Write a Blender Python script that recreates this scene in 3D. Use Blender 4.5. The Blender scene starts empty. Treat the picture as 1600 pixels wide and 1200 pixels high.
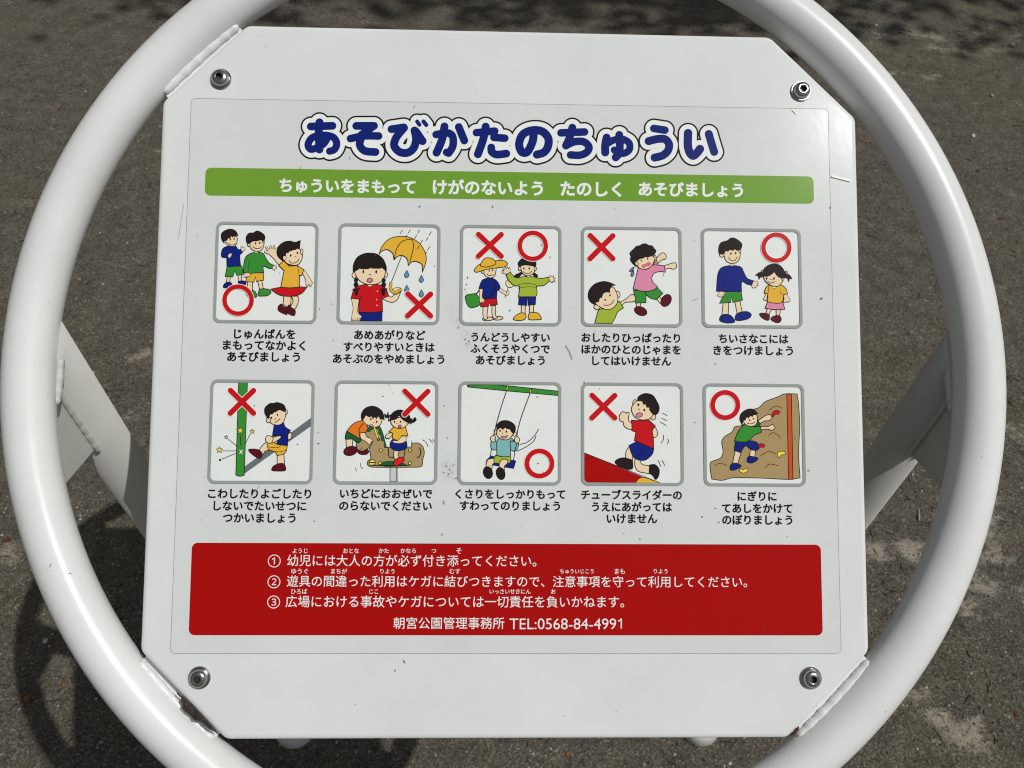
import bpy, bmesh, math, random
import numpy as np
from mathutils import Vector, Matrix, noise
from mathutils.geometry import tessellate_polygon

random.seed(7)
sc = bpy.context.scene
COL = sc.collection

# ------------------------------------------------------------------ camera, sky, sun, exposure
PANEL_H = 1.13                                   # height of the panel centre above the ground
TILT = math.radians(35.31)                       # panel tilted back from the horizontal
cam_d = bpy.data.cameras.new("camera")
cam = bpy.data.objects.new("camera", cam_d)
COL.objects.link(cam)
Rw = Matrix(((0.9996846, -0.0080495, -0.0237886), (-0.0089132, 0.7718515, -0.6357404), (0.0234787, 0.6357519, 0.7715363)))
cam.matrix_world = Matrix.Translation((-0.014568, -0.419735, 0.492734 + PANEL_H)) @ Rw.to_4x4()
cam_d.sensor_width = 36
cam_d.lens = 27.045
cam_d.clip_start = 0.05
cam_d.clip_end = 400
cam_d.dof.use_dof = True
cam_d.dof.focus_distance = 0.66
cam_d.dof.aperture_fstop = 16
sc.camera = cam

SUN = Vector((0.462, -0.15, 0.875)).normalized()
SUN_EL = math.asin(SUN.z)
world = bpy.data.worlds.new("World")
sc.world = world
world.use_nodes = True
wn = world.node_tree.nodes
bg = wn["Background"]
sky = wn.new("ShaderNodeTexSky")
sky.sky_type = 'NISHITA'
sky.sun_disc = False
sky.sun_elevation = SUN_EL
sky.sun_rotation = math.atan2(SUN.x, SUN.y)
sky.air_density = 1.2
sky.dust_density = 2.5
sky.ozone_density = 1.0
hz = wn.new("ShaderNodeHueSaturation")           # thin summer haze: a paler, less blue sky
hz.inputs["Saturation"].default_value = 0.32
world.node_tree.links.new(sky.outputs[0], hz.inputs["Color"])
world.node_tree.links.new(hz.outputs[0], bg.inputs[0])
bg.inputs[1].default_value = 0.06
sun_d = bpy.data.lights.new("sun", 'SUN')
sun_d.energy = 3.3
sun_d.angle = math.radians(0.6)
sun_d.color = (1.0, 0.985, 0.95)
sun = bpy.data.objects.new("sun", sun_d)
sun.rotation_euler = SUN.to_track_quat('Z', 'Y').to_euler()
sun.location = SUN * 20
COL.objects.link(sun)
sc.view_settings.view_transform = 'Standard'
sc.view_settings.look = 'None'
sc.view_settings.gamma = 1
sc.view_settings.use_curve_mapping = False
sc.view_settings.exposure = -0.38
sc.render.engine = 'CYCLES'
sc.cycles.filter_width = 1.1

# ------------------------------------------------------------------ helpers
PM = Matrix.Translation((0, 0, PANEL_H)) @ Matrix.Rotation(TILT, 4, 'X')     # panel frame: x right, y up the slope, z out of the face
# survey of the flat sign face: reading on the 1600 x 1200 survey grid -> metres on the plate
HM = (5.491199771e-4, 3.517900429e-6, -0.4405763891, 4.652005678e-6, -5.510929044e-4, 0.3160945219, -2.070213568e-5, 6.186134151e-5)
def pp(u, v):
    w = HM[6]*u + HM[7]*v + 1
    return ((HM[0]*u + HM[1]*v + HM[2])/w, (HM[3]*u + HM[4]*v + HM[5])/w)

def lin(c):
    return tuple(((x/255+0.055)/1.055)**2.4 if x/255 > 0.04045 else x/255/12.92 for x in c)

def nodes_of(name, rough=0.4, base=None):
    m = bpy.data.materials.new(name)
    m.use_nodes = True
    nt = m.node_tree
    b = nt.nodes["Principled BSDF"]
    b.inputs["Roughness"].default_value = rough
    if base: b.inputs["Base Color"].default_value = (*base, 1)
    return m, nt, b

INK = {}
INKC = dict(K=(26, 22, 20), hair=(33, 26, 25), skin=(221, 198, 163), red=(184, 20, 26), navy=(14, 32, 116), green=(52, 132, 48), dgreen=(22, 88, 48),
            yellow=(212, 165, 52), maroon=(84, 16, 28), pink=(206, 128, 158), lime=(150, 170, 52), tan=(158, 136, 94), grey=(142, 148, 145), slate=(98, 106, 108),
            water=(88, 134, 168), teal=(118, 170, 170), orange=(212, 112, 36), white=(218, 221, 218), panel=(213, 216, 213), halo=(240, 222, 212), star=(244, 204, 72), pale=(232, 222, 150),
            lip=(196, 120, 150), rust=(196, 74, 30), bandgreen=(104, 146, 48), bandred=(156, 9, 6), title=(16, 32, 104), text=(20, 20, 20), steel=(188, 192, 190), scarlet=(208, 30, 28))
def ink(n):
    if n not in INK:
        m, nt, b = nodes_of("ink_" + n, 0.15); b.inputs["Specular IOR Level"].default_value = 0.3
        c = tuple(min(0.9, x/0.80) for x in lin(INKC[n]))
        nz = nt.nodes.new("ShaderNodeTexNoise"); nz.inputs["Scale"].default_value = 35; nz.inputs["Detail"].default_value = 6
        tc = nt.nodes.new("ShaderNodeTexCoord"); nt.links.new(tc.outputs["Object"], nz.inputs["Vector"])
        mx = nt.nodes.new("ShaderNodeMix"); mx.data_type = 'RGBA'
        mx.inputs["A"].default_value = (*[x*0.95 for x in c], 1); mx.inputs["B"].default_value = (*[min(1, x*1.04) for x in c], 1)
        nt.links.new(nz.outputs["Fac"], mx.inputs["Factor"]); nt.links.new(mx.outputs["Result"], b.inputs["Base Color"])
        b.inputs["IOR"].default_value = 1.45
        INK[n] = m
    return INK[n]

def link(o, parent=None, mw=None):
    COL.objects.link(o)
    if parent: o.parent = parent
    if mw is not None: o.matrix_local = mw
    return o
def mesh_obj(name, bm, mat, parent=None, mw=None, smooth=False):
    me = bpy.data.meshes.new(name)
    bm.to_mesh(me); bm.free()
    if smooth:
        for p in me.polygons: p.use_smooth = True
    for m in (mat if isinstance(mat, (list, tuple)) else [mat]): me.materials.append(m)
    return link(bpy.data.objects.new(name, me), parent, mw)

# ------------------------------------------------------------------ flat print: fills, strokes, marks
def cr(pts, closed=True, n=6):
    """Catmull-Rom through (x, y, corner) points."""
    out = []; N = len(pts)
    segs = N if closed else N-1
    for i in range(segs):
        p1, p2 = pts[i], pts[(i+1) % N]
        p0 = pts[i-1] if (closed or i > 0) else p1
        p3 = pts[(i+2) % N] if (closed or i+2 < N) else p2
        d = [0.5*(p2[k]-p0[k]) for k in (0, 1)]; e = [0.5*(p3[k]-p1[k]) for k in (0, 1)]
        L = math.hypot(p2[0]-p1[0], p2[1]-p1[1])
        for q, c in ((d, p1[2]), (e, p2[2])):
            l = math.hypot(*q)
            if l > L and l > 0: q[0] *= L/l; q[1] *= L/l
        if p1[2]: d = [p2[0]-p1[0], p2[1]-p1[1]]
        if p2[2]: e = [p2[0]-p1[0], p2[1]-p1[1]]
        m = 1 if (p1[2] and p2[2]) else n
        for j in range(m):
            t = j/m; a = 2*t**3-3*t**2+1; b = t**3-2*t**2+t; c = -2*t**3+3*t**2; g = t**3-t**2
            out.append((a*p1[0]+b*d[0]+c*p2[0]+g*e[0], a*p1[1]+b*d[1]+c*p2[1]+g*e[1]))
    if not closed: out.append((pts[-1][0], pts[-1][1]))
    return out
def parse(s):
    r = []
    for t in s.split():
        c = t.endswith('!'); x, y = t.rstrip('!').split(','); r.append((float(x), float(y), c))
    return r
class Print:
    def __init__(s, name, org, scale, parent, z0, step=5.5e-6):
        s.name, s.org, s.k, s.parent, s.z, s.step = name, org, scale, parent, z0, step
        s.v, s.f, s.mi, s.mats = [], [], [], []
    def m(s, c):
        if c not in s.mats: s.mats.append(c)
        return s.mats.index(c)
    def P(s, x, y):
        return pp(s.org[0]+x/s.k, s.org[1]+y/s.k)
    def tri(s, pts, tris, c):
        b = len(s.v); q = [s.P(*p) for p in pts]
        s.v += [(x, y, s.z) for x, y in q]; k = s.m(c)
        for t in tris:
            a0, a1, a2 = (q[i] for i in t)
            if (a1[0]-a0[0])*(a2[1]-a0[1])-(a1[1]-a0[1])*(a2[0]-a0[0]) < 0: t = t[::-1]
            s.f.append([b+i for i in t]); s.mi.append(k)
        s.z += s.step
    def poly(s, pts, c):
        s.tri(pts, [tuple(t) for t in tessellate_polygon([[Vector((x, y, 0)) for x, y in pts]])], c)
    def stroke(s, pts, w, c, closed=False, cap=True):
        if w < 10: w *= 1.25
        n = len(pts); h = w/2; L, R = [], []
        for i, (x, y) in enumerate(pts):
            a = pts[i-1] if (closed or i) else pts[i]; b = pts[(i+1) % n] if (closed or i < n-1) else pts[i]
            d1 = Vector((x-a[0], y-a[1])); d2 = Vector((b[0]-x, b[1]-y))
            if d1.length < 1e-6: d1 = d2.copy()
            if d2.length < 1e-6: d2 = d1.copy()
            d1.normalize(); d2.normalize(); t = d1+d2
            if t.length < 1e-3: t = d1
            t.normalize(); nn = Vector((-t.y, t.x)); k = min(1.6, 1/max(0.3, nn.dot(Vector((-d1.y, d1.x)))))
            L.append((x+nn.x*h*k, y+nn.y*h*k)); R.append((x-nn.x*h*k, y-nn.y*h*k))
        tr = []
        for i in range(n if closed else n-1):
            j = (i+1) % n; tr += [(i, j, n+j), (i, n+j, n+i)]
        P_ = L+R
        if cap and not closed:
            m = 14 if w > 20 else 6
            for i0, i1, q, d in ((n, 0, pts[0], (pts[0][0]-pts[1][0], pts[0][1]-pts[1][1])), (n-1, 2*n-1, pts[-1], (pts[-1][0]-pts[-2][0], pts[-1][1]-pts[-2][1]))):
                a0 = math.atan2(P_[i0][1]-q[1], P_[i0][0]-q[0]); am = math.atan2(d[1], d[0])
                sgn = 1 if math.sin(am-a0) > 0 else -1; last = i0
                for j in range(1, m):
                    a = a0+sgn*math.pi*j/m; P_.append((q[0]+h*math.cos(a), q[1]+h*math.sin(a)))
                    if last != i0 or True: tr.append((i1, last, len(P_)-1))
                    last = len(P_)-1
        s.tri(P_, tr, c)
    def disc(s, cx, cy, rx, ry, c, rot=0, n=18):
        n = 28 if rx > 20 else 12
        ca, sa = math.cos(math.radians(rot)), math.sin(math.radians(rot))
        pts = [(cx+rx*math.cos(a)*ca-ry*math.sin(a)*sa, cy+rx*math.cos(a)*sa+ry*math.sin(a)*ca) for a in [2*math.pi*i/n for i in range(n)]]
        s.tri(pts, [(0, i, i+1) for i in range(1, n-1)], c)
        return pts
    # drawing commands
    def F(s, c, pts, ow=7, oc='K', n=6):
        q = cr(parse(pts), True, n); s.poly(q, c)
        if ow: s.stroke(q, ow, oc, closed=True)
    def L(s, pts, w=7, c='K'):
        s.stroke(cr(parse(pts), False, 6), w, c)
    def E(s, c, cx, cy, rx, ry, rot=0, ow=6.5):
        q = s.disc(cx, cy, rx, ry, c, rot)
        if ow: s.stroke(q, ow, 'K', closed=True)
    def face(s, e1, e2, smile=None, r=(7.5, 12)):
        for e in (e1, e2): s.disc(e[0], e[1], r[0]*1.1, r[1]*1.1, 'K')
        if smile: s.L(smile, 6.5)
    def O(s, cx, cy, r, w):
        q = [(cx+r*math.cos(2*math.pi*i/64), cy+r*math.sin(2*math.pi*i/64)) for i in range(64)]
        s.stroke(q, w+12, 'halo', closed=True); s.stroke(q, w, 'red', closed=True)
    def X(s, a, b, w=60):
        (ax, ay), (bx, by) = a, b
        for ww, c in ((w+14, 'halo'), (w, 'red')):
            s.stroke([(ax, ay), (bx, by)], ww, c); s.stroke([(bx, ay+2), (ax-2, by)], ww, c)
    def build(s):
        me = bpy.data.meshes.new(s.name); me.from_pydata(s.v, [], s.f)
        for c in s.mats: me.materials.append(ink(c))
        me.polygons.foreach_set("material_index", s.mi); me.update()
        return link(bpy.data.objects.new(s.name, me), s.parent)

def text(name, body, x0, x1, yc, col, parent, z, weight=0.0, emy=None):
    """one printed line: ink spans x0..x1 on the survey grid, centred on row yc"""
    cu = bpy.data.curves.new("t", 'FONT'); cu.body = body; cu.resolution_u = 4; cu.size = 1
    o = bpy.data.objects.new("t", cu); COL.objects.link(o)
    me = bpy.data.meshes.new_from_object(o); bpy.data.objects.remove(o); bpy.data.curves.remove(cu)
    xs = [v.co.x for v in me.vertices]; a, b = min(xs), max(xs)
    X0, Y0 = pp(x0, yc); X1, Y1 = pp(x1, yc); Y = (Y0+Y1)/2
    k = (X1-X0)/(b-a)
    ky = k if emy is None else emy*5.35e-4
    for v in me.vertices: v.co = (X0+(v.co.x-a)*k, Y+(v.co.y-0.375)*ky, z)
    if sum(p.normal.z for p in me.polygons) < 0: me.flip_normals()
    if weight:                                                     # heavier weight: a rounded stroke laid along every glyph outline
        use = {}
        for p in me.polygons:
            for e in p.edge_keys: use[e] = use.get(e, 0)+1
        nxt = {}
        for (a_, b_), c_ in use.items():
            if c_ == 1: nxt.setdefault(a_, []).append(b_); nxt.setdefault(b_, []).append(a_)
        V = [v.co.copy() for v in me.vertices]; F_ = [list(p.vertices) for p in me.polygons]; seen = set(); zz = z+7e-6
        for st in nxt:
            if st in seen: continue
            loop = [st]; seen.add(st); cur = st
            while True:
                c_ = [q for q in nxt[cur] if q not in seen]
                if not c_: break
                cur = c_[0]; seen.add(cur); loop.append(cur)
            pts = [V[q] for q in loop]; n = len(pts)
            if n < 3: continue
            h = weight*0.5*(k+ky); bb = len(V)
            for i in range(n):
                d1 = (pts[i]-pts[i-1]); d2 = (pts[(i+1) % n]-pts[i]); d1.z = d2.z = 0
                if d1.length < 1e-9: d1 = d2.copy()
                if d2.length < 1e-9: d2 = d1.copy()
                d1.normalize(); d2.normalize(); t = d1+d2
                if t.length < 1e-3: t = d1.copy()
                t.normalize(); kk = min(1.25, 1/max(0.4, t.dot(d1)))
                o_ = Vector((-t.y, t.x, 0))*h*kk
                V.append(Vector((pts[i].x, pts[i].y, zz))+o_); V.append(Vector((pts[i].x, pts[i].y, zz))-o_)
            for i in range(n):
                j = (i+1) % n; F_.append([bb+2*i+1, bb+2*j+1, bb+2*j, bb+2*i])
            zz = z+7e-6+((zz-z+4e-6) % 1.6e-5)
        nm = bpy.data.meshes.new(name); nm.from_pydata(V, [], F_); bpy.data.meshes.remove(me); me = nm
    me.name = name; me.materials.clear(); me.materials.append(ink(col))
    return link(bpy.data.objects.new(name, me), parent)

def rounded(w, h, r, n=8):
    pts = []
    for cx, cy, a0 in ((w/2-r, h/2-r, 0), (-w/2+r, h/2-r, 90), (-w/2+r, -h/2+r, 180), (w/2-r, -h/2+r, 270)):
        for i in range(n+1):
            a = math.radians(a0+90*i/n); pts.append((cx+r*math.cos(a), cy+r*math.sin(a)))
    return pts
def flat(name, pts, cx, cy, z, mat, parent, hole=None):
    bm = bmesh.new()
    if hole is None:
        bm.faces.new([bm.verts.new((cx+x, cy+y, z)) for x, y in pts])
    else:
        A = [bm.verts.new((cx+x, cy+y, z)) for x, y in pts]; B = [bm.verts.new((cx+x, cy+y, z)) for x, y in hole]
        n = len(A)
        for i in range(n): bm.faces.new((A[i], A[(i+1) % n], B[(i+1) % n], B[i]))
    return mesh_obj(name, bm, mat, parent)

# ------------------------------------------------------------------ materials of real things
def paint_mat(name, base, rough, dirt=0.25, spec=0.5):
    m, nt, b = nodes_of(name, rough)
    b.inputs["Specular IOR Level"].default_value = spec
    N, Lk = nt.nodes, nt.links
    tc = N.new("ShaderNodeTexCoord")
    n1 = N.new("ShaderNodeTexNoise"); n1.inputs["Scale"].default_value = 7; n1.inputs["Detail"].default_value = 8; n1.inputs["Roughness"].default_value = 0.65
    n2 = N.new("ShaderNodeTexNoise"); n2.inputs["Scale"].default_value = 420; n2.inputs["Detail"].default_value = 2
    n3 = N.new("ShaderNodeTexNoise"); n3.inputs["Scale"].default_value = 130; n3.inputs["Detail"].default_value = 3
    for n in (n1, n2, n3): Lk.new(tc.outputs["Object"], n.inputs["Vector"])
    r1 = N.new("ShaderNodeValToRGB"); r1.color_ramp.elements[0].position = 0.35; r1.color_ramp.elements[1].position = 0.7
    r1.color_ramp.elements[0].color = (*[x*0.925 for x in base], 1); r1.color_ramp.elements[1].color = (*[x*1.015 for x in base], 1)
    Lk.new(n1.outputs["Fac"], r1.inputs[0])
    r2 = N.new("ShaderNodeValToRGB"); r2.color_ramp.elements[0].position = 0.745; r2.color_ramp.elements[1].position = 0.80
    r2.color_ramp.elements[0].color = (0, 0, 0, 1); r2.color_ramp.elements[1].color = (dirt, dirt, dirt, 1)
    Lk.new(n3.outputs["Fac"], r2.inputs[0])
    mx = N.new("ShaderNodeMix"); mx.data_type = 'RGBA'; mx.inputs["B"].default_value = (0.16, 0.14, 0.11, 1)
    Lk.new(r2.outputs[0], mx.inputs["Factor"]); Lk.new(r1.outputs[0], mx.inputs["A"]); Lk.new(mx.outputs["Result"], b.inputs["Base Color"])
    mr = N.new("ShaderNodeMapRange"); mr.inputs["To Min"].default_value = rough*0.8; mr.inputs["To Max"].default_value = rough*1.35
    Lk.new(n1.outputs["Fac"], mr.inputs["Value"]); Lk.new(mr.outputs[0], b.inputs["Roughness"])
    bp = N.new("ShaderNodeBump"); bp.inputs["Strength"].default_value = 0.06; bp.inputs["Distance"].default_value = 0.0006
    Lk.new(n3.outputs["Fac"], bp.inputs["Height"]); Lk.new(bp.outputs[0], b.inputs["Normal"])
    return m
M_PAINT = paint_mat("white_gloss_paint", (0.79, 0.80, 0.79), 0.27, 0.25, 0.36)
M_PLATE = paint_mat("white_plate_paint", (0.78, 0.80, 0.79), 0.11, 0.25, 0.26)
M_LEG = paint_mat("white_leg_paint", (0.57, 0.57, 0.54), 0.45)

def sheet_mat():
    """printed film: white with grimy smears rubbed into it"""
    m = paint_mat("printed_film", (0.735, 0.755, 0.745), 0.14, 0.3, 0.26)
    nt = m.node_tree; N, Lk = nt.nodes, nt.links; b = N["Principled BSDF"]
    src = b.inputs["Base Color"].links[0].from_socket
    tc = N.new("ShaderNodeTexCoord")
    fac = None
    # cx, cy, radius, stretch angle, stretch, strength
    for cx, cy, r, ang, st, k in ((*pp(713, 498), 0.021, -64, 3.0, 0.42), (*pp(731, 531), 0.014, -60, 1.7, 0.55), (*pp(702, 731), 0.015, 70, 1.4, 0.6), (*pp(707, 748), 0.008, -15, 2.2, 0.6),
                                  (*pp(758, 520), 0.012, 0, 1.5, 0.3), (*pp(760, 765), 0.02, 5, 3, 0.3), (*pp(735, 655), 0.02, 20, 2, 0.16)):
        mp = N.new("ShaderNodeMapping"); mp.vector_type = 'TEXTURE'
        mp.inputs["Location"].default_value = (cx, cy, 0); mp.inputs["Rotation"].default_value = (0, 0, math.radians(ang)); mp.inputs["Scale"].default_value = (r, r/st, 1)
        Lk.new(tc.outputs["Object"], mp.inputs["Vector"])
        ln = N.new("ShaderNodeVectorMath"); ln.operation = 'LENGTH'; Lk.new(mp.outputs[0], ln.inputs[0])
        mr = N.new("ShaderNodeMapRange"); mr.interpolation_type = 'SMOOTHSTEP'; mr.inputs["From Min"].default_value = 1.15; mr.inputs["From Max"].default_value = 0.0
        mr.inputs["To Min"].default_value = 0; mr.inputs["To Max"].default_value = k
        Lk.new(ln.outputs["Value"], mr.inputs["Value"])
        nz = N.new("ShaderNodeTexNoise"); nz.inputs["Scale"].default_value = 9; nz.inputs["Detail"].default_value = 9; nz.inputs["Roughness"].default_value = 0.8
        mp2 = N.new("ShaderNodeMapping"); mp2.vector_type = 'TEXTURE'; mp2.inputs["Rotation"].default_value = (0, 0, math.radians(ang)); mp2.inputs["Scale"].default_value = (0.05, 0.02, 0.05)
        Lk.new(tc.outputs["Object"], mp2.inputs["Vector"]); Lk.new(mp2.outputs[0], nz.inputs["Vector"])
        rr = N.new("ShaderNodeMapRange"); rr.inputs["From Min"].default_value = 0.46; rr.inputs["From Max"].default_value = 0.66
        Lk.new(nz.outputs["Fac"], rr.inputs["Value"])
        mu = N.new("ShaderNodeMath"); mu.operation = 'MULTIPLY'; Lk.new(mr.outputs[0], mu.inputs[0]); Lk.new(rr.outputs[0], mu.inputs[1])
        if fac is None: fac = mu.outputs[0]
        else:
            ma = N.new("ShaderNodeMath"); ma.operation = 'MAXIMUM'; Lk.new(fac, ma.inputs[0]); Lk.new(mu.outputs[0], ma.inputs[1]); fac = ma.outputs[0]
    mx = N.new("ShaderNodeMix"); mx.data_type = 'RGBA'; mx.inputs["B"].default_value = (0.19, 0.165, 0.13, 1)
    Lk.new(fac, mx.inputs["Factor"]); Lk.new(src, mx.inputs["A"]); Lk.new(mx.outputs["Result"], b.inputs["Base Color"])
    return m
M_SHEET = sheet_mat()
def simple(name, col, rough, metal=0.0, nscale=60, var=0.3, bump=0.0):
    m, nt, b = nodes_of(name, rough); N, Lk = nt.nodes, nt.links
    b.inputs["Metallic"].default_value = metal
    tc = N.new("ShaderNodeTexCoord"); nz = N.new("ShaderNodeTexNoise"); nz.inputs["Scale"].default_value = nscale; nz.inputs["Detail"].default_value = 6
    Lk.new(tc.outputs["Object"], nz.inputs["Vector"])
    mx = N.new("ShaderNodeMix"); mx.data_type = 'RGBA'
    mx.inputs["A"].default_value = (*[x*(1-var) for x in col], 1); mx.inputs["B"].default_value = (*[min(1, x*(1+var)) for x in col], 1)
    Lk.new(nz.outputs["Fac"], mx.inputs["Factor"]); Lk.new(mx.outputs["Result"], b.inputs["Base Color"])
    if bump:
        bp = N.new("ShaderNodeBump"); bp.inputs["Strength"].default_value = 0.6; bp.inputs["Distance"].default_value = bump
        Lk.new(nz.outputs["Fac"], bp.inputs["Height"]); Lk.new(bp.outputs[0], b.inputs["Normal"])
    return m
M_STEEL = simple("stainless_steel", (0.42, 0.41, 0.40), 0.24, 1.0, 300, 0.15, 0.0001)
M_SOCKET = simple("dark_socket", (0.10, 0.095, 0.09), 0.5, 0.8, 300, 0.4)  # hex socket coloured darker than the bolt steel
M_EDGE = simple("grimy_film_edge", (0.30, 0.30, 0.28), 0.6, 0, 90, 0.45)
M_SPECK = simple("dark_dirt", (0.13, 0.12, 0.105), 0.8, 0, 300, 0.4)
M_CORE = simple("corroded_weld", (0.05, 0.042, 0.035), 0.95, 0, 700, 0.9, 0.002)
M_RUST = simple("red_rust", (0.10, 0.022, 0.016), 0.8, 0, 500, 0.5, 0.001)

# ------------------------------------------------------------------ ground
def ground_mat():
    m, nt, b = nodes_of("gritty_ground", 0.95); N, Lk = nt.nodes, nt.links
    tc = N.new("ShaderNodeTexCoord")
    def nz(scale, det, ro=0.6, vec=None):
        n = N.new("ShaderNodeTexNoise"); n.inputs["Scale"].default_value = scale; n.inputs["Detail"].default_value = det; n.inputs["Roughness"].default_value = ro
        Lk.new(vec or tc.outputs["Object"], n.inputs["Vector"]); return n
    def ramp(src, a, bq, ca, cb):
        r = N.new("ShaderNodeValToRGB"); r.color_ramp.elements[0].position = a; r.color_ramp.elements[1].position = bq
        r.color_ramp.elements[0].color = ca; r.color_ramp.elements[1].color = cb; Lk.new(src, r.inputs[0]); return r
    def mix(f, a, c, mode='MIX'):
        x = N.new("ShaderNodeMix"); x.data_type = 'RGBA'; x.blend_type = mode
        for s, v in (("Factor", f), ("A", a), ("B", c)):
            if isinstance(v, (float, tuple)): x.inputs[s].default_value = v
            else: Lk.new(v, x.inputs[s])
        return x.outputs["Result"]
    big = nz(1.7, 5); mid = nz(14, 8, 0.7); fine = nz(260, 4, 0.75); grit = nz(620, 3, 0.8)
    base = ramp(mid.outputs["Fac"], 0.3, 0.72, (0.094, 0.085, 0.069, 1), (0.175, 0.160, 0.131, 1)).outputs[0]
    warm = ramp(big.outputs["Fac"], 0.42, 0.6, (0, 0, 0, 1), (1, 1, 1, 1)).outputs[0]
    base = mix(warm, base, mix(1.0, base, (1.05, 1.03, 0.93, 1), 'MULTIPLY'))
    g = ramp(fine.outputs["Fac"], 0.36, 0.68, (0.42, 0.42, 0.42, 1), (1.5, 1.5, 1.5, 1)).outputs[0]
    base = mix(0.9, base, g, 'MULTIPLY')
    vo = N.new("ShaderNodeTexVoronoi"); vo.inputs["Scale"].default_value = 300; Lk.new(tc.outputs["Object"], vo.inputs["Vector"])
    sv = N.new("ShaderNodeSeparateColor"); Lk.new(vo.outputs["Color"], sv.inputs[0])
    vr = ramp(sv.outputs[0], 0.0, 1.0, (0.5, 0.5, 0.5, 1), (1.9, 1.88, 1.82, 1)); vr.color_ramp.elements.new(0.75).color = (1.05, 1.04, 1.02, 1)
    base = mix(0.75, base, vr.outputs[0], 'MULTIPLY')
    sp = ramp(grit.outputs["Fac"], 0.34, 0.42, (0.28, 0.28, 0.28, 1), (1, 1, 1, 1)).outputs[0]
    base = mix(0.75, base, sp, 'MULTIPLY')
    # packed pale mud showing through the grit
    mapm = N.new("ShaderNodeMapping"); mapm.inputs["Scale"].default_value = (1.0, 1.35, 1); mapm.inputs["Rotation"].default_value = (0, 0, 0.35)
    Lk.new(tc.outputs["Object"], mapm.inputs["Vector"])
    pn = nz(6.5, 9, 0.66, mapm.outputs[0])
    area = nz(0.9, 2)
    fac = None
    for cx, cy, r, s in MUD:
        mp = N.new("ShaderNodeMapping"); mp.vector_type = 'TEXTURE'; mp.inputs["Location"].default_value = (cx, cy, 0); mp.inputs["Scale"].default_value = (r, r*s, 1)
        Lk.new(tc.outputs["Object"], mp.inputs["Vector"])
        sx = N.new("ShaderNodeSeparateXYZ"); Lk.new(mp.outputs[0], sx.inputs[0])
        cb = N.new("ShaderNodeCombineXYZ"); Lk.new(sx.outputs[0], cb.inputs[0]); Lk.new(sx.outputs[1], cb.inputs[1])
        ln = N.new("ShaderNodeVectorMath"); ln.operation = 'LENGTH'; Lk.new(cb.outputs[0], ln.inputs[0])
        mr = N.new("ShaderNodeMapRange"); mr.inputs["From Min"].default_value = 1.3; mr.inputs["From Max"].default_value = 0; mr.inputs["To Max"].default_value = 0.22
        Lk.new(ln.outputs["Value"], mr.inputs["Value"])
        if fac is None: fac = mr.outputs[0]
        else:
            ma = N.new("ShaderNodeMath"); ma.operation = 'MAXIMUM'; Lk.new(fac, ma.inputs[0]); Lk.new(mr.outputs[0], ma.inputs[1]); fac = ma.outputs[0]
    fj = N.new("ShaderNodeMath"); fj.operation = 'MULTIPLY_ADD'; Lk.new(nz(120, 5, 0.8).outputs["Fac"], fj.inputs[0]); fj.inputs[1].default_value = 0.42; fj.inputs[2].default_value = -0.21
    f2 = N.new("ShaderNodeMath"); f2.operation = 'ADD'; Lk.new(pn.outputs["Fac"], f2.inputs[0]); Lk.new(fj.outputs[0], f2.inputs[1])
    ad = N.new("ShaderNodeMath"); ad.operation = 'ADD'; Lk.new(f2.outputs[0], ad.inputs[0]); Lk.new(fac, ad.inputs[1])
    mud = ramp(ad.outputs[0], 0.655, 0.77, (0, 0, 0, 1), (0.85, 0.85, 0.85, 1)).outputs[0]
    mudc = mix(fine.outputs["Fac"], (0.22, 0.192, 0.148, 1), (0.56, 0.50, 0.40, 1))
    dk = nz(75, 3, 0.6, None); dkm = ramp(dk.outputs["Fac"], 0.33, 0.39, (0.38, 0.36, 0.33, 1), (1, 1, 1, 1)).outputs[0]
    base = mix(0.8, base, dkm, 'MULTIPLY')
    fin = mix(mud, base, mudc)
    Lk.new(fin, b.inputs["Base Color"])
    b.inputs["Specular IOR Level"].default_value = 0.25
    bp = N.new("ShaderNodeBump"); bp.inputs["Strength"].default_value = 0.9; bp.inputs["Distance"].default_value = 0.004
    hs = mix(0.5, fine.outputs["Fac"], grit.outputs["Fac"]); Lk.new(hs, bp.inputs["Height"])
    bp2 = N.new("ShaderNodeBump"); bp2.inputs["Strength"].default_value = 0.7; bp2.inputs["Distance"].default_value = 0.02
    Lk.new(mid.outputs["Fac"], bp2.inputs["Height"]); Lk.new(bp.outputs[0], bp2.inputs["Normal"]); Lk.new(bp2.outputs[0], b.inputs["Normal"])
    return m

CP = cam.matrix_world.translation.copy()
def ground_at(u, v, z=0.0):
    """survey reading -> point on the ground (used once, to note where litter and mud patches lie)"""
    d = Rw @ Vector((u-800, 600-v, -1202)); t = (z-CP.z)/d.z
    return CP + d*t
MUD = []
for u, v, r, s in ((1560, 860, 0.16, 1.6), (1590, 900, 0.12, 1.4), (1400, 800, 0.07, 1.0), (1375, 870, 0.08, 0.8), (1425, 860, 0.06, 0.8), (1460, 1120, 0.09, 1.0), (1510, 1145, 0.08, 0.8), (1545, 1180, 0.07, 0.9),
                   (205, 560, 0.10, 0.5), (218, 700, 0.08, 1.0), (1510, 955, 0.05, 1), (1395, 520, 0.12, 0.3), (1590, 680, 0.12, 0.6), (1470, 60, 0.5, 0.3), (1250, 1185, 0.04, 1), (20, 870, 0.07, 1), (1420, 115, 0.2, 0.3)):
    p = ground_at(u, v); MUD.append((p.x, p.y, r, s))
M_GROUND = ground_mat()

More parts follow.
